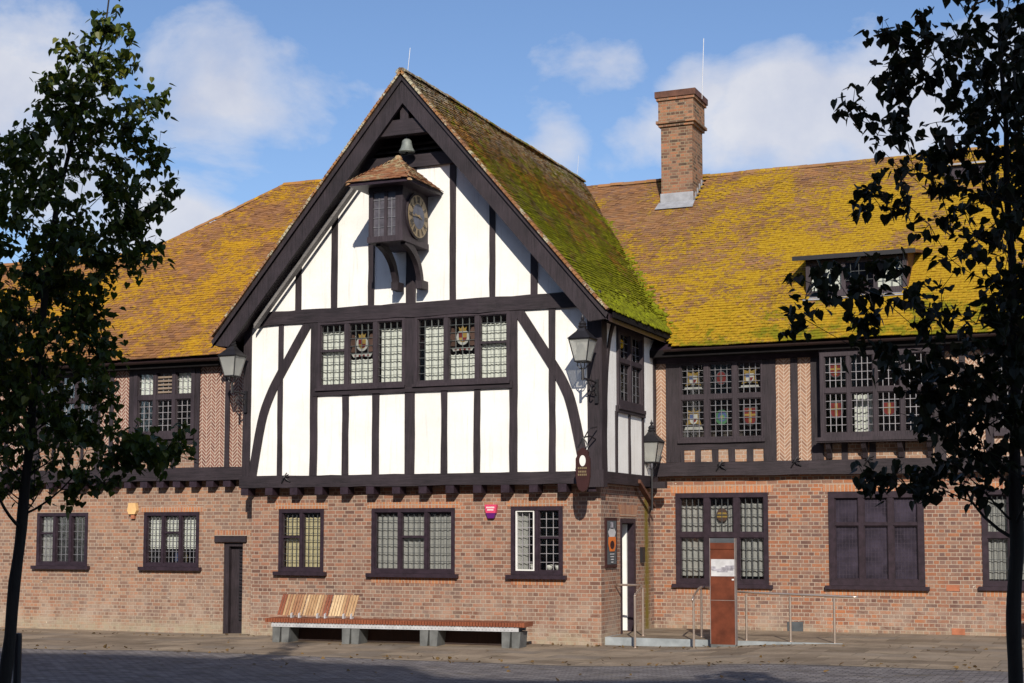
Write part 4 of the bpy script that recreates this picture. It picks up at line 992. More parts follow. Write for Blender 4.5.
b=MB(); b.cur=0; b.lathe((tx1+.05,cyc,czc),[(.41,0),(.41,.012)],40,axis=(1,0,0)); b.cur=1; b.lathe((tx1+.064,cyc,czc),[(.24,0),(.24,.004)],40,axis=(1,0,0))
b.cur=0
# gilded numeral ring with dark roman numerals
num=['XII','I','II','III','IV','V','VI','VII','VIII','IX','X','XI']
b.build('clock_face',['gold','clock_blue'],ct)
b=MB(); nx_=tx1+.064
def stroke(p,q,w):
    (a1,b1),(a2,b2)=p,q; d=Vector((a2-a1,b2-b1)); 
    if d.length<1e-6: return
    s_=Vector((-d.y,d.x)).normalized()*w/2
    P=[(nx_,cyc+a1+s_.x,czc+b1+s_.y),(nx_,cyc+a2+s_.x,czc+b2+s_.y),(nx_,cyc+a2-s_.x,czc+b2-s_.y),(nx_,cyc+a1-s_.x,czc+b1-s_.y)]
    b.prism(P,(.004,0,0))
for h,s_ in enumerate(num):
    th=-h*pi/6+pi/2; R0,R1=.26,.385; wid={'I':.028,'V':.05,'X':.05}
    tot=sum(wid[c] for c in s_); u=-tot/2
    def P_(u,r_): return (r_*cos(th)+u*sin(th), r_*sin(th)-u*cos(th))
    for c in s_:
        w_c=wid[c]
        if c=='I': stroke(P_(u+w_c/2,R0),P_(u+w_c/2,R1),.013)
        if c=='V': stroke(P_(u,R1),P_(u+w_c/2,R0),.013); stroke(P_(u+w_c,R1),P_(u+w_c/2,R0),.008)
        if c=='X': stroke(P_(u,R1),P_(u+w_c,R0),.013); stroke(P_(u+w_c,R1),P_(u,R0),.008)
        u+=w_c
b.build('numerals','black',ct)
b=MB(); nx_=tx1+.075
stroke((0,-0.0),(-.17,.02),.03); stroke((.05,-.01),(.12,-.03),.025); nx_=tx1+.082; stroke((-.0,0),(-.30,-.02),.018)
b.lathe((tx1+.07,cyc,czc),[(.035,0),(.03,.02),(.0,.025)],12,axis=(1,0,0)); b.build('clock_hands','gold',ct)
# turret roof
ap=(-3.80,-.86,9.26); e=[(-4.47,-1.68,8.66),(-3.13,-1.68,8.66),(-3.13,-.26,8.66),(-4.47,-.26,8.66)]
b=MB(); b.mesh([*e,ap],[(0,1,4),(1,2,4),(2,3,4),(3,0,4),(3,2,1,0)])
b.box(-4.44,-3.16,-1.65,-.26,8.60,8.655); tr=b.build('turret_roof','timber_frame',ct)
for i in range(4):
    p,q=Vector(e[i]),Vector(e[(i+1)%4]); A=Vector(ap); a_=(q-p); m_=p+a_/2; La=a_.length; an=a_.normalized()
    tA=(A-p).dot(an); foot=p+an*tA; s_=(A-foot); Ls=s_.length
    if i==2: continue
    tiles('tiles','tile_t',ct,p+Vector((0,0,.01)),an,s_,La,Ls-.02,lambda pc,u,v,La=La,Ls=Ls,tA=tA: (tA*(v/Ls)-.01)<u<(La-(La-tA)*(v/Ls)+.01),w=.13,gauge=.07,seed=20+i)
for i in range(2): 
    ridge(ct,Vector(e[i]),Vector(ap),'tile_t',.045,.12,'hip_tile',0)
b=MB(); b.lathe((ap[0],ap[1],ap[2]-.05),[(.07,0),(.08,.05),(.05,.10),(.0,.12)],10); b.build('finial','tile_t',ct,uv=False)
for x in (-4.03,-3.50):
    P=smooth_pts([(-1.20,7.58),(-.92,7.48),(-.66,7.28),(-.53,7.05),(-.48,6.86)],5)
    b=MB(); n_=len(P); L=[];R=[]
    for i,(y_,z_) in enumerate(P):
        y2,z2=P[min(i+1,n_-1)]; y1,z1=P[max(i-1,0)]; d=Vector((y2-y1,z2-z1)).normalized(); s_=Vector((-d.y,d.x))*(.055+.03*(1-i/n_))
        L.append((x-.05,y_+s_.x,z_+s_.y)); R.append((x-.05,y_-s_.x,z_-s_.y))
    for i in range(n_-1): b.prism([L[i],L[i+1],R[i+1],R[i]],(.10,0,0))
    b.box(x-.07,x+.07,-.55,-.28,6.76,6.92); b.build('bracket','timber',ct)
# bell in the gable head
b=MB(); b.lathe((-3.80,-.5,9.47),[(.165,0),(.155,.02),(.12,.08),(.10,.16),(.092,.22),(.055,.255),(.0,.265)],20); 
bell_=thing('bell','small greenish bronze bell hanging in the open gable head above the clock','bell',(0,0,0))
b.build('bell_body','bronze',bell_,smooth=True)
b=MB(); b.tube([(-3.8,-.5,9.73),(-3.8,-.5,9.90)],.02,8); b.tube([(-3.8,-.5,9.9),(-3.8,-.25,9.94)],.025,8); b.build('bracket','black',bell_)
b=MB(); b.tube([(-3.8,-.5,9.60),(-3.8,-.5,9.44)],[.012,.03],8); b.build('clapper','black',bell_)
# lightning rods / aerials
for nm_,x,y,z0_,z1_,lb_,r_ in (('aerial',-.40,8.6,12.6,14.1,'thin white aerial rod on the chimney stack',.009),('aerial',AX,-.5,11.0,11.55,'short thin rod at the peak of the white gable',.006),('aerial',-3.78,8.9,10.9,11.6,'faint thin rod at the far end of the gable ridge',.005)):
    b=MB(); b.tube([(x,y,z0_),(x+.03,y,(z0_+z1_)/2),(x+.06,y,z1_)],r_,6); tag(b.build(nm_,'galv'),lb_,'aerial')
# rainwater pipe in the inner corner
b=MB(); b.tube([(-9.0+2.0,-.02,.2),(-7.0,-.02,.2)],.01,6) if False else None
# lantern bracket timber on the flank
b=MB(); b.prism([(.10,1.75,3.10),(.20,1.75,3.10),(.20,2.72,2.62),(.10,2.72,2.62)],(0,.0,-.07)); b.build('brace','timber_red',G)
b=MB(); b.box(.0,.45,2.55,2.70,2.95,3.08); b.build('corbel','timber',G)
# air bricks, meter panel
for x,z in ((5.95,.22),(5.87,1.03)):
    b=MB()
    b.fbox(FR,x-.12,x+.12,-.02,.008,z-.06,z+.06); b.build('air_brick','terracotta',G)
b=MB(); b.fbox(FR,2.72,3.03,-.02,.015,.13,.33); lab(b.build('access_panel','slate',G),'small blue grey panel low in the right wall')

# ------------------------------------------------------------------ lanterns
def lantern(loc, label, arm, rz=0):
    """loc: bottom of the glass body"""
    t=thing('wall_lantern',label,'lantern',loc,0,'black iron lanterns with tapered glass')
    w0,w1,h=.115,.20,.40
    b=MB()
    for i in range(4):
        a=pi/4+i*pi/2
        b.tube([(w0*1.38*cos(a),w0*1.38*sin(a),0),(w1*1.38*cos(a),w1*1.38*sin(a),h)],.011,6)
    for i in range(4):
        a=pi/4+i*pi/2;c=a+pi/2
        b.tube([(w0*1.38*cos(a),w0*1.38*sin(a),0),(w0*1.38*cos(c),w0*1.38*sin(c),0)],.014,6)
        b.tube([(w1*1.38*cos(a),w1*1.38*sin(a),h),(w1*1.38*cos(c),w1*1.38*sin(c),h)],.014,6)
    b.build('frame','black',t)
    b=MB()
    for i in range(4):
        a=pi/4+i*pi/2;c=a+pi/2
        b.face([(w0*1.33*cos(a),w0*1.33*sin(a),.01),(w0*1.33*cos(c),w0*1.33*sin(c),.01),(w1*1.33*cos(c),w1*1.33*sin(c),h-.01),(w1*1.33*cos(a),w1*1.33*sin(a),h-.01)])
    b.build('glass','glass_frost',t,recalc=False)
    b=MB(); q=w1*1.42+.03
    b.mesh([(q*1.0*cos(pi/4+i*pi/2),q*sin(pi/4+i*pi/2),h+.01) for i in range(4)]+[(.13*cos(pi/4+i*pi/2),.13*sin(pi/4+i*pi/2),h+.15) for i in range(4)]+[(.075*cos(pi/4+i*pi/2),.075*sin(pi/4+i*pi/2),h+.22) for i in range(4)],
           [(3,2,1,0)]+[(i,(i+1)%4,4+(i+1)%4,4+i) for i in range(4)]+[(4+i,4+(i+1)%4,8+(i+1)%4,8+i) for i in range(4)]+[(8,9,10,11)])
    b.lathe((0,0,h+.21),[(.07,0),(.085,.03),(.06,.06),(.075,.08),(.05,.12),(.02,.14)],12)
    b.lathe((0,0,h+.34),[(.012,0),(.03,.03),(.035,.05),(.015,.08),(.004,.12)],8); b.build('cap','black',t)
    b=MB(); b.lathe((0,0,.0),[(.05,-.0),(.03,.04),(.045,.1),(.045,.2),(.0,.24)],10); b.build('bulb','glass_frost',t,smooth=True)
    b=MB()
    for s in (-1,1): b.tube([(s*.10,0,0),(s*.10,0,-.06),(s*.06,0,-.12),(0,0,-.14)],.01,6); b.tube([(0,s*.10,0),(0,s*.10,-.06),(0,s*.06,-.12),(0,0,-.14)],.01,6)
    b.tube([(0,0,-.12),(0,0,-.34)],.028,8)
    ax_,ay_,az_=arm
    if arm!=(0,0,0):
        b.tube([(0,0,-.30),(ax_*.5,ay_*.5,-.31),(ax_,ay_,-.34)],.018,6)
        d=Vector((ax_,ay_,0)).normalized()
        b.box(ax_-.03,ax_+.03,ay_-.03,ay_+.03,-.72,-.28) 
        pts=[Vector((ax_,ay_,-.66))]
        c=Vector((ax_,ay_,0))-d*.16
        for k in range(10):
            th=k/9*1.7*pi; r_=.13*(1-.055*k); pts.append(c+d*r_*cos(th-.3)+Vector((0,0,-.5-r_*sin(th-.3)*-1)))
        b.tube(pts,.013,6)
        b.tube([(ax_,ay_,-.60),(ax_*.55,ay_*.55,-.42),(ax_*.3,ay_*.3,-.32)],.012,6)
    else:
        b.tube([(0,0,-.30),(0,0,-.95)],.022,8); b.tube([(0,0,-.8),(-.1,.15,-1.0)],.02,6)
    b.build('bracket','black',t)
    return t
t_=NT('frosted_lantern_glass'); o_m=t_.obj()
d_=t_.bsdf((.62,.64,.62),.25,.5,link=False); tr_=t_.n('ShaderNodeBsdfTransparent'); tr_.inputs[0].default_value=(.9,.9,.88,1)
tl_=t_.n('ShaderNodeBsdfTranslucent'); tl_.inputs[0].default_value=(.75,.75,.70,1)
m1=t_.n('ShaderNodeMixShader'); m1.inputs[0].default_value=.45; t_.l(tr_.outputs[0],m1.inputs[1]); t_.l(tl_.outputs[0],m1.inputs[2])
m2=t_.n('ShaderNodeMixShader'); m2.inputs[0].default_value=.35; t_.l(m1.outputs[0],m2.inputs[1]); t_.l(d_,m2.inputs[2]); t_.l(m2.outputs[0],t_.out.inputs[0]); M['glass_frost']=t_.m
lantern((-.05,-.80,5.16),'black lantern on the white gable beside its right corner post',(.08,.53,0))
lantern((-7.68,-.60,5.22),'black lantern at the left corner of the white gable, before the herringbone brick',(.12,.33,0))
lantern((.22,2.42,3.46),'black lantern in the inner corner between flank wall and right wing',(0,0,0))

# ------------------------------------------------------------------ signs, alarms
t=thing('hanging_sign','narrow dark hanging sign board with white oval and gilt lettering at the gable corner','sign',(-.04,-.85,2.80))
b=MB(); P=[]
prof=[(-.0,0),(.075,.04),(.11,.12),(.135,.28),(.135,.60),(.10,.66),(.11,.72),(.06,.76),(0,.80)]
P=[(x,0,z) for x,z in prof]+[(-x,0,z) for x,z in reversed(prof[1:-1])]; b.prism(P,(0,.05,0)); b.build('board','sign_red',t)
b=MB(); b.prism([(x,-.006,z) for x,z in disc_poly(0,.56,.06,.10)],(0,.005,0)); b.build('oval','white',t)
def text(name, body, size, mat, loc, rot, parent, ext=.002, align='CENTER'):
    c=bpy.data.curves.new(name,'FONT'); c.body=body; c.size=size; c.extrude=ext; c.align_x=align
    o=bpy.data.objects.new(name,c); COL.objects.link(o)
    dg=bpy.context.evaluated_depsgraph_get(); me=bpy.data.meshes.new_from_object(o.evaluated_get(dg)); bpy.data.objects.remove(o); bpy.data.curves.remove(c)
    me.materials.clear(); me.materials.append(M[mat]); o=bpy.data.objects.new(name,me); COL.objects.link(o); o.location=loc; o.rotation_euler=rot; o.parent=parent
    return o
for k,(w_,z_) in enumerate(((.18,.41),(.16,.345),(.18,.29))):
    b=MB(); n_=5
    for i in range(n_): x=-w_/2+w_*i/n_; b.box(x,x+w_/n_*.65,-.006,-.001,z_,z_+.036)
    b.build('lettering','gold',t)
b=MB(); b.tube([(0,.02,.84),(0,.02,.98),(.04,.3,1.02),(.04,.58,.98)],.014,6); b.tube([(.0,.05,.95),(.06,.2,1.15),(.1,.5,1.2)],.012,6); b.tube([(-.1,.02,.80),(-.04,.02,.9),(0,.02,.98)],.014,6); b.tube([(.1,.02,.80),(.06,.02,.9),(0,.02,.98)],.014,6); b.build('bracket','black',t)
t=thing('notice_board','dark framed notice board with orange picture beside the flank door','notice board',(.0,.5,1.42))
b=MB(); b.box(.003,.035,-.31,.31,.0,.93); b.build('frame','sign_red',t)
b=MB(); b.box(.036,.039,-.25,.25,.06,.87); b.build('backing','slate',t)
def pic(poly,mat,x=.041,name='picture'):
    b=MB(); b.prism([(x,u,z) for u,z in poly],(.0015,0,0)); return b.build(name,mat,t)
pic([(-.10,.72),(.10,.72),(.06,.85),(-.06,.85)],'poster_grey')
pic([(-.22,.66),(-.1,.74),(.1,.74),(.22,.66),(.14,.56),(-.14,.56)],'poster_white')
pic([(-.2,.57),(.2,.57),(.22,.44),(.14,.30),(-.14,.30),(-.22,.44)],'orange',.0435)
pic(disc_poly(0,.42,.12,.08),'sign_red',.046)
for k in range(4): pic([(-.12+.02*k,.24-.05*k),(.12-.02*k,.24-.05*k),(.12-.02*k,.26-.05*k),(-.12+.02*k,.26-.05*k)],'poster_white',.0435,'lettering')
b=MB(); b.box(.003,.06,2.28,2.44,1.48,1.78); tag(b.build('intercom','black'),'small black intercom box right of the flank door','intercom')
t=thing('alarm_box','pink and purple triangular alarm box on the brick wall below the gable','alarm box',(-2.19,0,2.34))
b=MB(); b.prism([(-.125,-.003,.26),(.125,-.003,.26),(.10,-.003,.10),(-.10,-.003,.10)],(0,-.08,0)); b.build('cover','alarm_red',t)
b=MB(); b.prism([(-.099,-.003,.097),(.099,-.003,.097),(.06,-.003,0),(-.06,-.003,0)],(0,-.075,0)); b.build('lens','alarm_purple',t)
b=MB()
for z_,w_ in ((.19,.17),(.145,.13)):
    n_=7
    for i in range(n_): x=-w_/2+w_*i/n_; b.box(x,x+w_/n_*.7,-.0845,-.0835,z_,z_+.03)
b.build('lettering','white',t)
t=thing('alarm_box','faded yellow hexagonal alarm box on the left wing brick wall','alarm box',(-10.85,.5,2.46))
b=MB(); b.prism([(-.12,-.002,.08),(-.08,-.002,.0),(.08,-.002,0),(.12,-.002,.08),(.09,-.002,.24),(-.09,-.002,.24)],(0,-.09,0)); b.build('cover','yellow_plastic',t)
b=MB(); b.box(-.045,.045,-.06,-.002,-.10,-.002); b.build('lamp','terracotta',t)

# ------------------------------------------------------------------ bench
def make_bench(L, backs, label, loc, rz, feet, grp=None):
    t=thing('slatted_bench',label,'bench',loc,rz,grp)
    z=.455; D=.52
    n=int(L/.055); b=MB()
    for i in range(n): x=i*.055; b.box(x+.003,x+.047,0,D,z-.075,z+rnd.uniform(-.002,.002))
    b.box(L-.05,L,0,D,z-.078,z+.004)
    s=b.build('seat','wood_red',t)
    b=MB(); b.box(.12,L-.12,.03,.06,z-.16,z-.078); b.box(.12,L-.12,D-.06,D-.03,z-.16,z-.078)
    nn=int((L-.3)/.07)
    for i in range(nn): b.box(.15+i*.07,.17+i*.07,.015,.03,z-.13,z-.078)
    b.build('rail','galv',t)
    b=MB(); b.box(.16,L-.2,D-.028,D-.01,.04,z-.08); b.build('shade_back_board','wood_dark',t)  # added dark board, the shade under the seat is put into its colour
    for x in feet:
        for k,dx in enumerate((0,.19)):
            b=MB(); b.prism([(x+dx,.04,0),(x+dx+.14,.04,0),(x+dx+.165,.04,z-.165),(x+dx-.0,.04,z-.165)],(0,D-.10,0)); b.build('leg','concrete',t)
    for x0 in backs:
        b=MB()
        for i in range(9):
            x=x0+i*.058; b.cur=rnd.choice([0,0,1,3,3,1,2] ) if True else 0
            lo=(.30,z+.045); hi=(.42,z+.43)
            b.prism([(x,lo[0],lo[1]),(x+.045,lo[0],lo[1]),(x+.045+.06,hi[0],hi[1]),(x+.06,hi[0],hi[1])],(0,.022,.006))
        bo=b.build('backrest',['wood_pale','wood_brown','wood_red','wood_tan'],t)
        b=MB()
        for x in (x0+.30,x0+.46): b.prism([(x,.26,z+.0),(x,.34,z+.0),(x+.04,.44,z+.30),(x+.04,.42,z+.30),(x,.34,z+.10),(x,.26,z+.08)],(.03,0,0)); 
        b.build('support','galv',t)
    return t
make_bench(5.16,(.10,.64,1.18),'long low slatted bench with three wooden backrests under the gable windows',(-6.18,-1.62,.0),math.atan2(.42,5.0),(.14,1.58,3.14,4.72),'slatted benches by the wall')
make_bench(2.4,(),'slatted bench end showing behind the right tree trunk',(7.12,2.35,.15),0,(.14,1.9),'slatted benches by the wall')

# ------------------------------------------------------------------ landing, ramp, rails
b=MB(); b.box(.0,2.4,.24,3.2,-.1,.148); b.prism([(2.4,.24,-.1),(4.35,.24,-.1),(4.35,.24,.152),(2.4,.24,.148)],(0,2.96,0)); lnd=b.build('landing','paving'); lnd['kind']='structure'
b=MB(); b.box(.0,2.4,.20,.24,-.1,.152); b.prism([(2.4,.20,-.1),(4.35,.20,-.1),(4.35,.20,.156),(2.4,.20,.152)],(0,.04,0)); b.box(.004,.04,.24,1.0,.148,.152); k_=b.build('kerb','riser'); k_['kind']='structure'
def rail(label, posts, path, grp='brushed steel handrails'):
    t=thing('handrail',label,'handrail',(0,0,0),0,grp)
    for (x,y,z,h) in posts:
        b=MB(); b.tube([(x,y,z),(x,y,h-.03)],.021,10); b.lathe((x,y,z),[(.05,0),(.05,.008)],12); b.tube([(x,y,h-.04),(x,y,h)],.009,6); b.build('post','steel',t,smooth=False)
    b=MB(); b.tube(smooth_pts(path,3),.021,10); b.build('rail','steel',t,smooth=True)
    return t
rail('short steel handrail from the flank wall down to the step',[(.56,.73,.15,1.07),(.72,-.22,0.0,.98)],[(.03,.74,1.09),(.3,.74,1.09),(.50,.73,1.09),(.58,.62,1.08),(.66,.2,1.02),(.72,-.16,.96),(.72,-.24,.93)])
rail('long steel handrail passing behind the rusty pillar along the ramp',[(1.64,.9,.15,1.05),(1.78,-.1,0.02,.92),(2.62,.36,.15,.99),(3.42,.33,.15,.98),(4.20,.30,.145,.96)],
     [(1.78,-.18,.86),(1.78,-.1,.93),(1.72,.3,1.0),(1.65,.8,1.06),(1.74,.88,1.065),(2.2,.5,1.03),(2.62,.36,1.005),(3.42,.33,.985),(4.2,.30,.965),(4.62,.29,.955)])

# ------------------------------------------------------------------ rusty pillar
t=thing('information_pillar','rust brown steel information pillar with a small picture, in front of the handrail','pillar',(2.31,-.02,.03))
b=MB(); b.box(-.225,.225,-.07,.07,0,.07); b.build('plinth','concrete',t)
b=MB(); b.box(-.22,.22,-.065,.065,.07,.84); b.box(-.22,.22,-.065,.065,.852,1.72); b.box(-.22,.22,-.065,.065,1.75,1.86); b.box(-.215,.215,-.05,.05,1.72,1.75); b.build('body','corten',t)
b=MB(); b.box(-.216,.216,-.06,.06,.84,.852); b.box(-.23,-.22,-.07,.07,.07,1.94); b.box(.22,.23,-.07,.07,.07,1.94); b.build('trim','trim_grey',t)
b=MB(); b.box(-.22,.22,-.065,.065,1.86,1.94); b.build('cap','slate',t)
b=MB(); b.box(-.205,.235,-.0675,-.0655,1.27,1.57); b.build('picture','poster_white',t)
b=MB(); 
for i,(x0_,x1_,z0_,z1_) in enumerate(((-.18,.0,1.36,1.40),(-.02,.2,1.37,1.43),(-.1,.1,1.34,1.37),(.05,.22,1.40,1.46),(-.2,-.12,1.38,1.44))): b.box(x0_,x1_,-.069-.0004*i,-.068,z0_,z1_)
b.build('skyline_print','poster_grey',t)
b=MB(); b.box(.17,.21,-.068,-.066,1.20,1.225); b.build('plate','white',t)

# ------------------------------------------------------------------ bollard
b=MB(); b.lathe((0,0,-.02),[(.042,0),(.042,1.0),(.038,1.03),(.0,1.035)],16)
t=thing('bollard','slim black metal bollard beside the left tree trunk','bollard',(-1.85,-13.35,0)); b.build('post','black',t)

# ------------------------------------------------------------------ trees
CAMX=(cos(rad(23)),sin(rad(23)))     # the row of trees stands across the square in this direction
def leaf_faces(V,F,p,size,r,droop=.8):
    """one heart-shaped leaf, folded along the midrib, hanging from p"""
    az=r.uniform(0,2*pi); tilt=r.gauss(droop,.45)
    d=Vector((cos(az)*cos(tilt),sin(az)*cos(tilt),-sin(tilt))).normalized()
    s=d.cross(Vector((r.uniform(-.6,.6),r.uniform(-.6,.6),1))).normalized(); n=s.cross(d).normalized()
    L=size*r.uniform(.6,1.15); W=L*.42
    out=[(.0,0),(-.08,.55),(.12,.95),(.40,.90),(.70,.45),(1.0,0)]
    k=len(V)
    V.append(tuple(p)); 
    for a,w in out[1:-1]: V.append(tuple(p+d*(a*L)+s*(w*W)+n*(w*W*.28)))
    V.append(tuple(p+d*L))
    for a,w in reversed(out[1:-1]): V.append(tuple(p+d*(a*L)-s*(w*W)+n*(w*W*.28)))
    m=len(out)  # k..k+5 one side incl tip, k+6..k+9 other side
    F.append((k,k+1,k+2,k+3,k+4,k+5)); F.append((k,k+5,k+6,k+7,k+8,k+9))
def tree(name,label,base,trunk,outline,clump_n,leaf_n,leaf_size,mat,seed,depth,density,rr=(.16),extra=()):
    """trunk: (u,z,r) along the stem; outline: closed (u,z) polygon of the crown's widest section; u = metres across from the foot"""
    r=random.Random(seed); t=thing(name,label,'tree',(base[0],base[1],0))
    def W(u,v,z): return Vector((u*CAMX[0]-v*CAMX[1], u*CAMX[1]+v*CAMX[0], z))
    def inside(u,z):
        c=False; n=len(outline); j=n-1
        for i in range(n):
            (x1,y1),(x2,y2)=outline[i],outline[j]
            if (y1>z)!=(y2>z) and u<(x2-x1)*(z-y1)/(y2-y1)+x1: c=not c
            j=i
        return c
    us=[p[0] for p in outline]; zs=[p[1] for p in outline]
    def tr_at(z):
        for a,b_ in zip(trunk,trunk[1:]):
            if a[1]<=z<=b_[1]: f=(z-a[1])/(b_[1]-a[1]); return a[0]+(b_[0]-a[0])*f, a[2]+(b_[2]-a[2])*f
        return trunk[-1][0],trunk[-1][2]
    nodes=[]
    tp=smooth_pts([(a,0,b_,c) for a,b_,c in trunk],5)
    bk=MB(); bk.tube([W(u+.006*sin(z*7),0,z) for u,_,z,_r in tp],[q[3]*(1+.06*sin(q[2]*9)) for q in tp],12)
    zmin=min(zs)
    for u,v,z,_r in tp:
        if z>zmin-.35: nodes.append((u,v,z,_r))
    cl=[(u,r.uniform(-.12,.12),z) for u,z in extra]; tries=0
    while len(cl)<clump_n and tries<clump_n*60:
        tries+=1
        u=r.uniform(min(us),max(us)); z=r.uniform(min(zs),max(zs))
        if not inside(u,z) or r.random()>density(u,z): continue
        # half thickness of the crown here: distance to the outline approximated by probing
        w=0
        for s in (.1,.2,.35,.5,.7):
            if inside(u+s,z) and inside(u-s,z): w=s
        v=r.uniform(-1,1)*min(depth,.12+w*1.1)
        if any((u-a)**2+(v-b_)**2+(z-c)**2<(rr*.45)**2 for a,b_,c in cl): continue
        cl.append((u,v,z))
    cl.sort(key=lambda q: abs(q[0]-tr_at(q[2])[0])+abs(q[1])*.8)
    V=[];F=[]
    limb=MB()
    for (u,v,z) in cl:
        best=None
        for nd in nodes:
            dz=z-nd[2]; dh=sqrt((u-nd[0])**2+(v-nd[1])**2); d=sqrt(dh*dh+dz*dz)
            if d<.03: continue
            cost=d+ (max(0,.75*dh-dz))*1.3 + (.0 if nd[3]>.006 else .12)
            if best is None or cost<best[0]: best=(cost,nd,d)
        nd=best[1]; d=best[2]; a=Vector((nd[0],nd[1],nd[2])); c=Vector((u,v,z))
        m=(a+c)/2+Vector((r.gauss(0,.03),r.gauss(0,.03),-.10*d+r.gauss(0,.02)))*min(1,d*2)
        r0=min(nd[3]*.75, .004+.0105*d+.003); r1=max(.0028,r0*.55)
        pts=[]; 
        k=max(3,int(d/.12))
        for i in range(k+1):
            f=i/k; p=a*(1-f)**2+m*2*f*(1-f)+c*f*f; pts.append(p)
            if i>0 and i<k: nodes.append((p.x,p.y,p.z,r0+(r1-r0)*f))
        nodes.append((u,v,z,r1))
        limb.tube([W(*p) for p in pts],[r0+(r1-r0)*i/k for i in range(k+1)],5,cap=False)
        n=int(leaf_n*r.uniform(.6,1.4)); R_=rr*r.uniform(.7,1.25)
        for s_ in range(3):
            e_=c+Vector((r.gauss(0,1),r.gauss(0,1),r.gauss(.4,.8))).normalized()*R_*1.15
            limb.tube([W(*c),W(*e_)],[.003,.0016],3,cap=False)
            for q in range(max(1,n//4)):
                f=r.uniform(.15,1.05); p=c+(e_-c)*f+Vector((r.gauss(0,.022),r.gauss(0,.022),r.gauss(0,.02)))
                leaf_faces(V,F,W(*p),leaf_size,r)
        for q in range(n//4):
            p=c+Vector((r.gauss(0,R_*.5),r.gauss(0,R_*.5),r.gauss(0,R_*.5))); leaf_faces(V,F,W(*p),leaf_size,r)
    bk.mesh(limb.v,limb.f)
    bk.build('trunk','bark',t,smooth=True,recalc=False,uv=False)
    lm=MB(); lm.mesh(V,F); lm.build('crown',mat,t,recalc=False,uv=False)
    print(name,len(cl),len(F))
    return t
def den_left(u,z):
    n=noise.noise(Vector((u*2.2,z*2.2,3.1)))
    return (1.0 if n>-.16 else .06)*(.5 if u<.12 and z>4.32 else 1)
def den_right(u,z):
    n=noise.noise(Vector((u*2.6,z*2.6,7.7)))
    k=.28 if u<-0.31 else (.5 if u<-0.089 else 1.0)
    if 2.296<z<3.341: k=max(k,.95 if u>-0.532 else .6)
    return k if (n>-.12 or u>-.15) else k*.15
tree('tree','young tree on the left, dark dense crown with sunlit yellow green top',(-0.337,-15.299),[(0.012, -0.02, 0.062), (0.039, 0.702, 0.058), (0.122, 1.833, 0.052), (0.177, 2.477, 0.047), (0.214, 3.121, 0.04), (0.288, 3.949, 0.034), (0.37, 4.869, 0.027), (0.508, 5.697, 0.018), (0.692, 6.433, 0.011), (0.83, 6.939, 0.008), (0.895, 8.457, 0.004)],[(0.968, 8.365), (1.042, 7.813), (0.968, 7.353), (0.932, 7.059), (0.895, 6.82), (0.84, 6.663), (1.024, 6.599), (1.042, 6.433), (0.95, 6.203), (1.281, 6.139), (1.226, 6.019), (1.116, 5.808), (1.134, 5.651), (1.3, 5.605), (1.355, 5.467), (1.281, 5.329), (1.41, 5.21), (1.373, 5.035), (1.208, 4.943), (1.281, 4.685), (1.06, 4.575), (0.84, 4.317), (0.876, 3.949), (0.996, 3.747), (1.005, 3.443), (0.876, 3.287), (0.968, 3.029), (1.649, 2.928), (1.649, 2.772), (1.272, 2.698), (0.821, 2.624), (0.766, 2.431), (0.637, 2.22), (0.49, 2.348), (0.306, 2.422), (-0.062, 2.422), (-0.614, 2.569), (-0.982, 3.121), (-1.166, 4.225), (-0.798, 5.421), (-0.246, 5.789), (0.012, 5.771), (0.104, 5.697), (0.269, 5.808), (0.251, 6.047), (0.288, 6.286), (0.398, 6.378), (0.545, 6.525), (0.564, 6.746), (0.674, 6.783), (0.748, 6.939), (0.784, 7.077), (0.711, 7.537), (0.784, 8.089)],520,28,.085,'leaf_l',3,.85,den_left,rr=.17,extra=[(1.64, 2.845), (1.456, 2.799), (1.272, 2.845), (1.134, 2.707), (0.904, 2.523), (0.674, 2.339), (1.364, 5.605), (1.41, 5.348), (1.428, 5.127), (1.318, 6.093), (0.821, 6.617), (0.968, 6.433), (0.84, 6.893), (0.996, 5.789), (0.49, 6.157), (0.352, 5.973)])
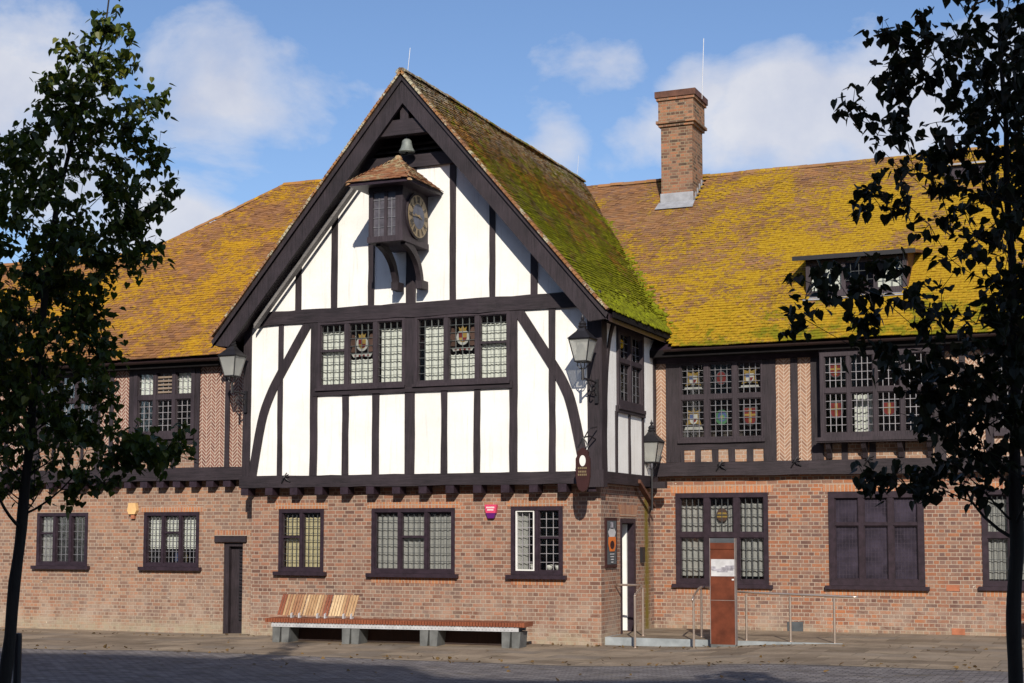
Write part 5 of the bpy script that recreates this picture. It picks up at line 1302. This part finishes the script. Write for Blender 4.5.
tree('tree','young tree on the right, open dark crown of heart-shaped leaves',(8.519,-16.211),[(-0.013, -0.02, 0.055), (0.0, 1.137, 0.048), (0.013, 1.663, 0.044), (0.032, 2.043, 0.046), (0.044, 2.613, 0.036), (0.057, 3.373, 0.028), (0.044, 4.196, 0.021), (0.032, 4.956, 0.015), (0.006, 5.716, 0.01), (-0.025, 6.286, 0.005)],[(-0.735, 5.843), (-0.69, 5.495), (-0.659, 5.368), (-0.735, 5.311), (-0.817, 5.324), (-0.754, 5.146), (-0.817, 5.07), (-0.779, 4.982), (-0.659, 4.918), (-0.849, 4.944), (-0.994, 4.918), (-0.969, 4.754), (-0.868, 4.716), (-0.766, 4.608), (-0.792, 4.5), (-0.918, 4.26), (-0.893, 4.12), (-0.804, 4.019), (-0.659, 3.962), (-0.671, 3.88), (-0.88, 3.93), (-1.039, 3.88), (-1.134, 3.804), (-1.311, 3.74), (-1.355, 3.576), (-1.324, 3.436), (-1.229, 3.405), (-1.039, 3.487), (-1.02, 3.373), (-1.007, 3.215), (-0.88, 3.17), (-0.804, 3.044), (-0.678, 2.949), (-0.595, 2.803), (-0.513, 2.626), (-0.69, 2.512), (-0.899, 2.461), (-0.893, 2.353), (-0.659, 2.372), (-0.5, 2.296), (-0.342, 2.284), (-0.152, 2.334), (-0.057, 2.41), (0.323, 2.328), (0.766, 2.486), (0.956, 3.563), (0.766, 5.463), (0.45, 6.476), (-0.374, 6.413)],470,21,.082,'leaf_r',8,.6,den_right,rr=.12,extra=[(-0.69, 4.893), (-0.595, 4.766), (-0.5, 4.956), (-0.564, 5.146), (-0.437, 4.703), (-0.659, 4.576), (-0.532, 4.45), (-0.405, 4.26), (-0.595, 4.196), (-0.374, 5.083), (-0.31, 4.83), (-0.469, 5.336), (-0.374, 4.513), (-0.31, 4.07), (-0.69, 4.418), (-0.279, 5.273), (-0.5, 4.038), (-0.342, 3.816), (-0.215, 4.45), (-0.247, 5.02), (-0.152, 4.703), (-1.292, 3.563), (-1.248, 3.671), (-1.273, 3.474), (-1.115, 3.74), (-0.956, 3.639), (-0.792, 3.576), (-0.893, 3.386), (-0.766, 3.246), (-0.671, 3.107), (-0.551, 2.98), (-0.855, 2.398), (-0.741, 2.429), (-0.614, 2.379), (-0.5, 2.74), (-0.595, 3.373), (-0.437, 3.246), (-0.944, 4.849), (-0.766, 5.26), (-0.868, 4.779), (-0.785, 4.652), (-0.861, 4.177), (-0.754, 4.196), (-0.659, 5.083), (-0.469, 2.93), (-0.374, 2.803), (-0.405, 3.088), (-0.532, 3.563), (-0.69, 3.721), (-0.374, 3.436), (-0.31, 2.613), (-0.437, 2.486)])

V=[];F=[];rr_=random.Random(5)
for i in range(420):
    x=rr_.uniform(-14,11); y=rr_.choice([rr_.uniform(-7,0),rr_.gauss(-3.9,.25),rr_.gauss(-.25,.12)])
    if x>0 and y>0: y-=.5
    leaf_faces(V,F,Vector((x,y,gz(x,y)+.014)),.075,rr_,droop=0.0)
b=MB(); b.mesh(V,F); lo=b.build('fallen_leaves','leaf_dry',recalc=False,uv=False); lo['kind']='stuff'; tag(lo,'scattered dry fallen leaves on the paving','leaves')

# ------------------------------------------------------------------ building across the square (behind the viewer): its roof line shades the trees and the setts
t=thing('town_house','long brick terrace across the square, behind the viewer','building',(0,-31,0))
b=MB(); b.box(-34,34,-9,0,-.1,12.6); b.build('wall','render_far',t)
b=MB(); b.prism([(-34.3,.4,12.6),(-34.3,-4.2,18.35),(-34.3,-9.4,12.6)],(46.3,0,0)); b.build('roof','slate_roof',t)
b=MB(); b.prism([(12.02,.4,12.6),(12.02,-4.2,17.45),(12.02,-9.4,12.6)],(22.3,0,0)); b.build('roof','slate_roof',t)
for fz in (1.2,4.6,8.0,10.6):
    for k in range(12):
        x=-31+k*5.5; b=MB(); b.box(x,x+1.2,.003,.05,fz,fz+(1.7 if fz<10 else 1.1)); b.build('window','white',t) if False else None
b=MB()
for k in range(12):
    for fz,hh in ((1.2,1.8),(4.6,1.9),(8.0,1.7)):
        x=-31+k*5.6
        for q in ((x,x+.1,fz,fz+hh),(x+1.2,x+1.3,fz,fz+hh),(x+.1,x+1.2,fz,fz+.1),(x+.1,x+1.2,fz+hh-.1,fz+hh),(x+.1,x+1.2,fz+hh/2-.03,fz+hh/2+.03)): b.box(q[0],q[1],.003,.06,q[2],q[3])
b.build('window_frames','white',t)
b=MB()
for k in range(12):
    for fz,hh in ((1.2,1.8),(4.6,1.9),(8.0,1.7)): b.box(-31+k*5.6+.1,-31+k*5.6+1.2,.003,.02,fz+.1,fz+hh-.1)
b.build('window_panes','shutter_glass',t)

# ------------------------------------------------------------------ camera
cam=bpy.data.cameras.new('camera'); co=bpy.data.objects.new('camera',cam); COL.objects.link(co); S.camera=co
cam.sensor_width=36; cam.lens=1500/1024*36; cam.shift_y=(405-341.5)/1024; cam.clip_end=3000; cam.clip_start=.1
co.location=(9.33394,-26.18540,2.1); co.rotation_euler=(rad(90+4.8),0,rad(23))
# ------------------------------------------------------------------ light
EL,AZM=29.0,156.0
sun=bpy.data.lights.new('sun','SUN'); so=bpy.data.objects.new('sun',sun); COL.objects.link(so)
sun.energy=4.6; sun.angle=rad(.53); sun.color=(1,.91,.78)
sd=Vector((sin(rad(AZM))*cos(rad(EL)),cos(rad(AZM))*cos(rad(EL)),sin(rad(EL))))
so.rotation_euler=(-sd).to_track_quat('-Z','Y').to_euler(); so.location=sd*60
W=bpy.data.worlds.new('World'); S.world=W; W.use_nodes=True; nt=W.node_tree; nt.nodes.clear()
class WN(NT):
    def __init__(s): s.t=nt; s.out=s.n('ShaderNodeOutputWorld')
w=WN()
sky=w.n('ShaderNodeTexSky',sky_type='NISHITA'); sky.sun_disc=False; sky.sun_elevation=rad(EL); sky.sun_rotation=rad(AZM); sky.altitude=10; sky.air_density=1.0; sky.dust_density=.6; sky.ozone_density=1.4
gen=w.n('ShaderNodeTexCoord').outputs['Generated']
sx=w.sep(gen)
# clouds as a field on the sky: a few banks (direction, half-width) broken up by fractal noise
banks=[((-.5325,.7991,.2791),.072,.95),((-.645,.712,.285),.075,.9),((-.575,.800,.195),.055,1.0),((-.313,.9001,.3031),.045,.8),((-.262,.925,.285),.045,.9),((-.215,.935,.265),.07,1.05),((-.145,.951,.262),.075,1.0),((-.63,.74,.225),.06,.8),((-.05,.95,.28),.08,.8),((-.25,.93,.24),.05,.7),((-.35,.905,.262),.04,.55),((-.20,.945,.245),.07,.9),((-.29,.92,.262),.05,.75),((-.44,.86,.27),.025,.5)]
acc=None
for d,rad_,st in banks:
    vm=w.n('ShaderNodeVectorMath',operation='DISTANCE'); 
    mp=w.mapping(gen,sc=(1,1,1.25)); w.l(mp,vm.inputs[0]); vm.inputs[1].default_value=(d[0],d[1],d[2]*1.25)
    f=w.math('MULTIPLY',w.math('SUBTRACT',1.0,w.math('DIVIDE',vm.outputs['Value'],rad_*1.3),clamp=True),st)
    acc=f if acc is None else w.math('MAXIMUM',acc,f)
nz=w.noise(w.mapping(gen,sc=(1,1,1.6)),9.0,8,.58,.25)
nz2=w.noise(w.mapping(gen,loc=(3,1,2),sc=(1,1,2.2)),3.2,6,.55)
cf=w.math('ADD',acc,w.math('MULTIPLY',w.math('SUBTRACT',nz,.5),1.7))
cf=w.ramp(cf,[(.26,0.0),(.46,.5),(.72,.9)])
away=w.math('GREATER_THAN',0.55,sx[1])   # scattered clouds over the rest of the sky
cf2=w.ramp(w.math('ADD',nz2,w.math('MULTIPLY',nz,.3)),[(.66,0.0),(.8,.85)])
cf=w.math('MAXIMUM',cf,w.math('MULTIPLY',cf2,away))
lum=w.ramp(w.noise(w.mapping(gen,loc=(0,0,.03)),12,6,.6),[(.3,(4.7,5.0,6.0)),(.7,(6.6,6.6,6.9))])
blue=w.mix(1.0,sky.outputs[0],(.80,.89,1.06,1),'MULTIPLY')
cc=w.mix(cf,blue,lum)
bg=w.n('ShaderNodeBackground'); w.l(cc,bg.inputs[0]); bg.inputs[1].default_value=.11; w.l(bg.outputs[0],w.out.inputs[0])
S.view_settings.view_transform='Standard'; S.view_settings.look='None'; S.view_settings.exposure=.15; S.view_settings.gamma=1
S.render.engine='CYCLES'; S.cycles.transparent_max_bounces=16; S.cycles.max_bounces=7
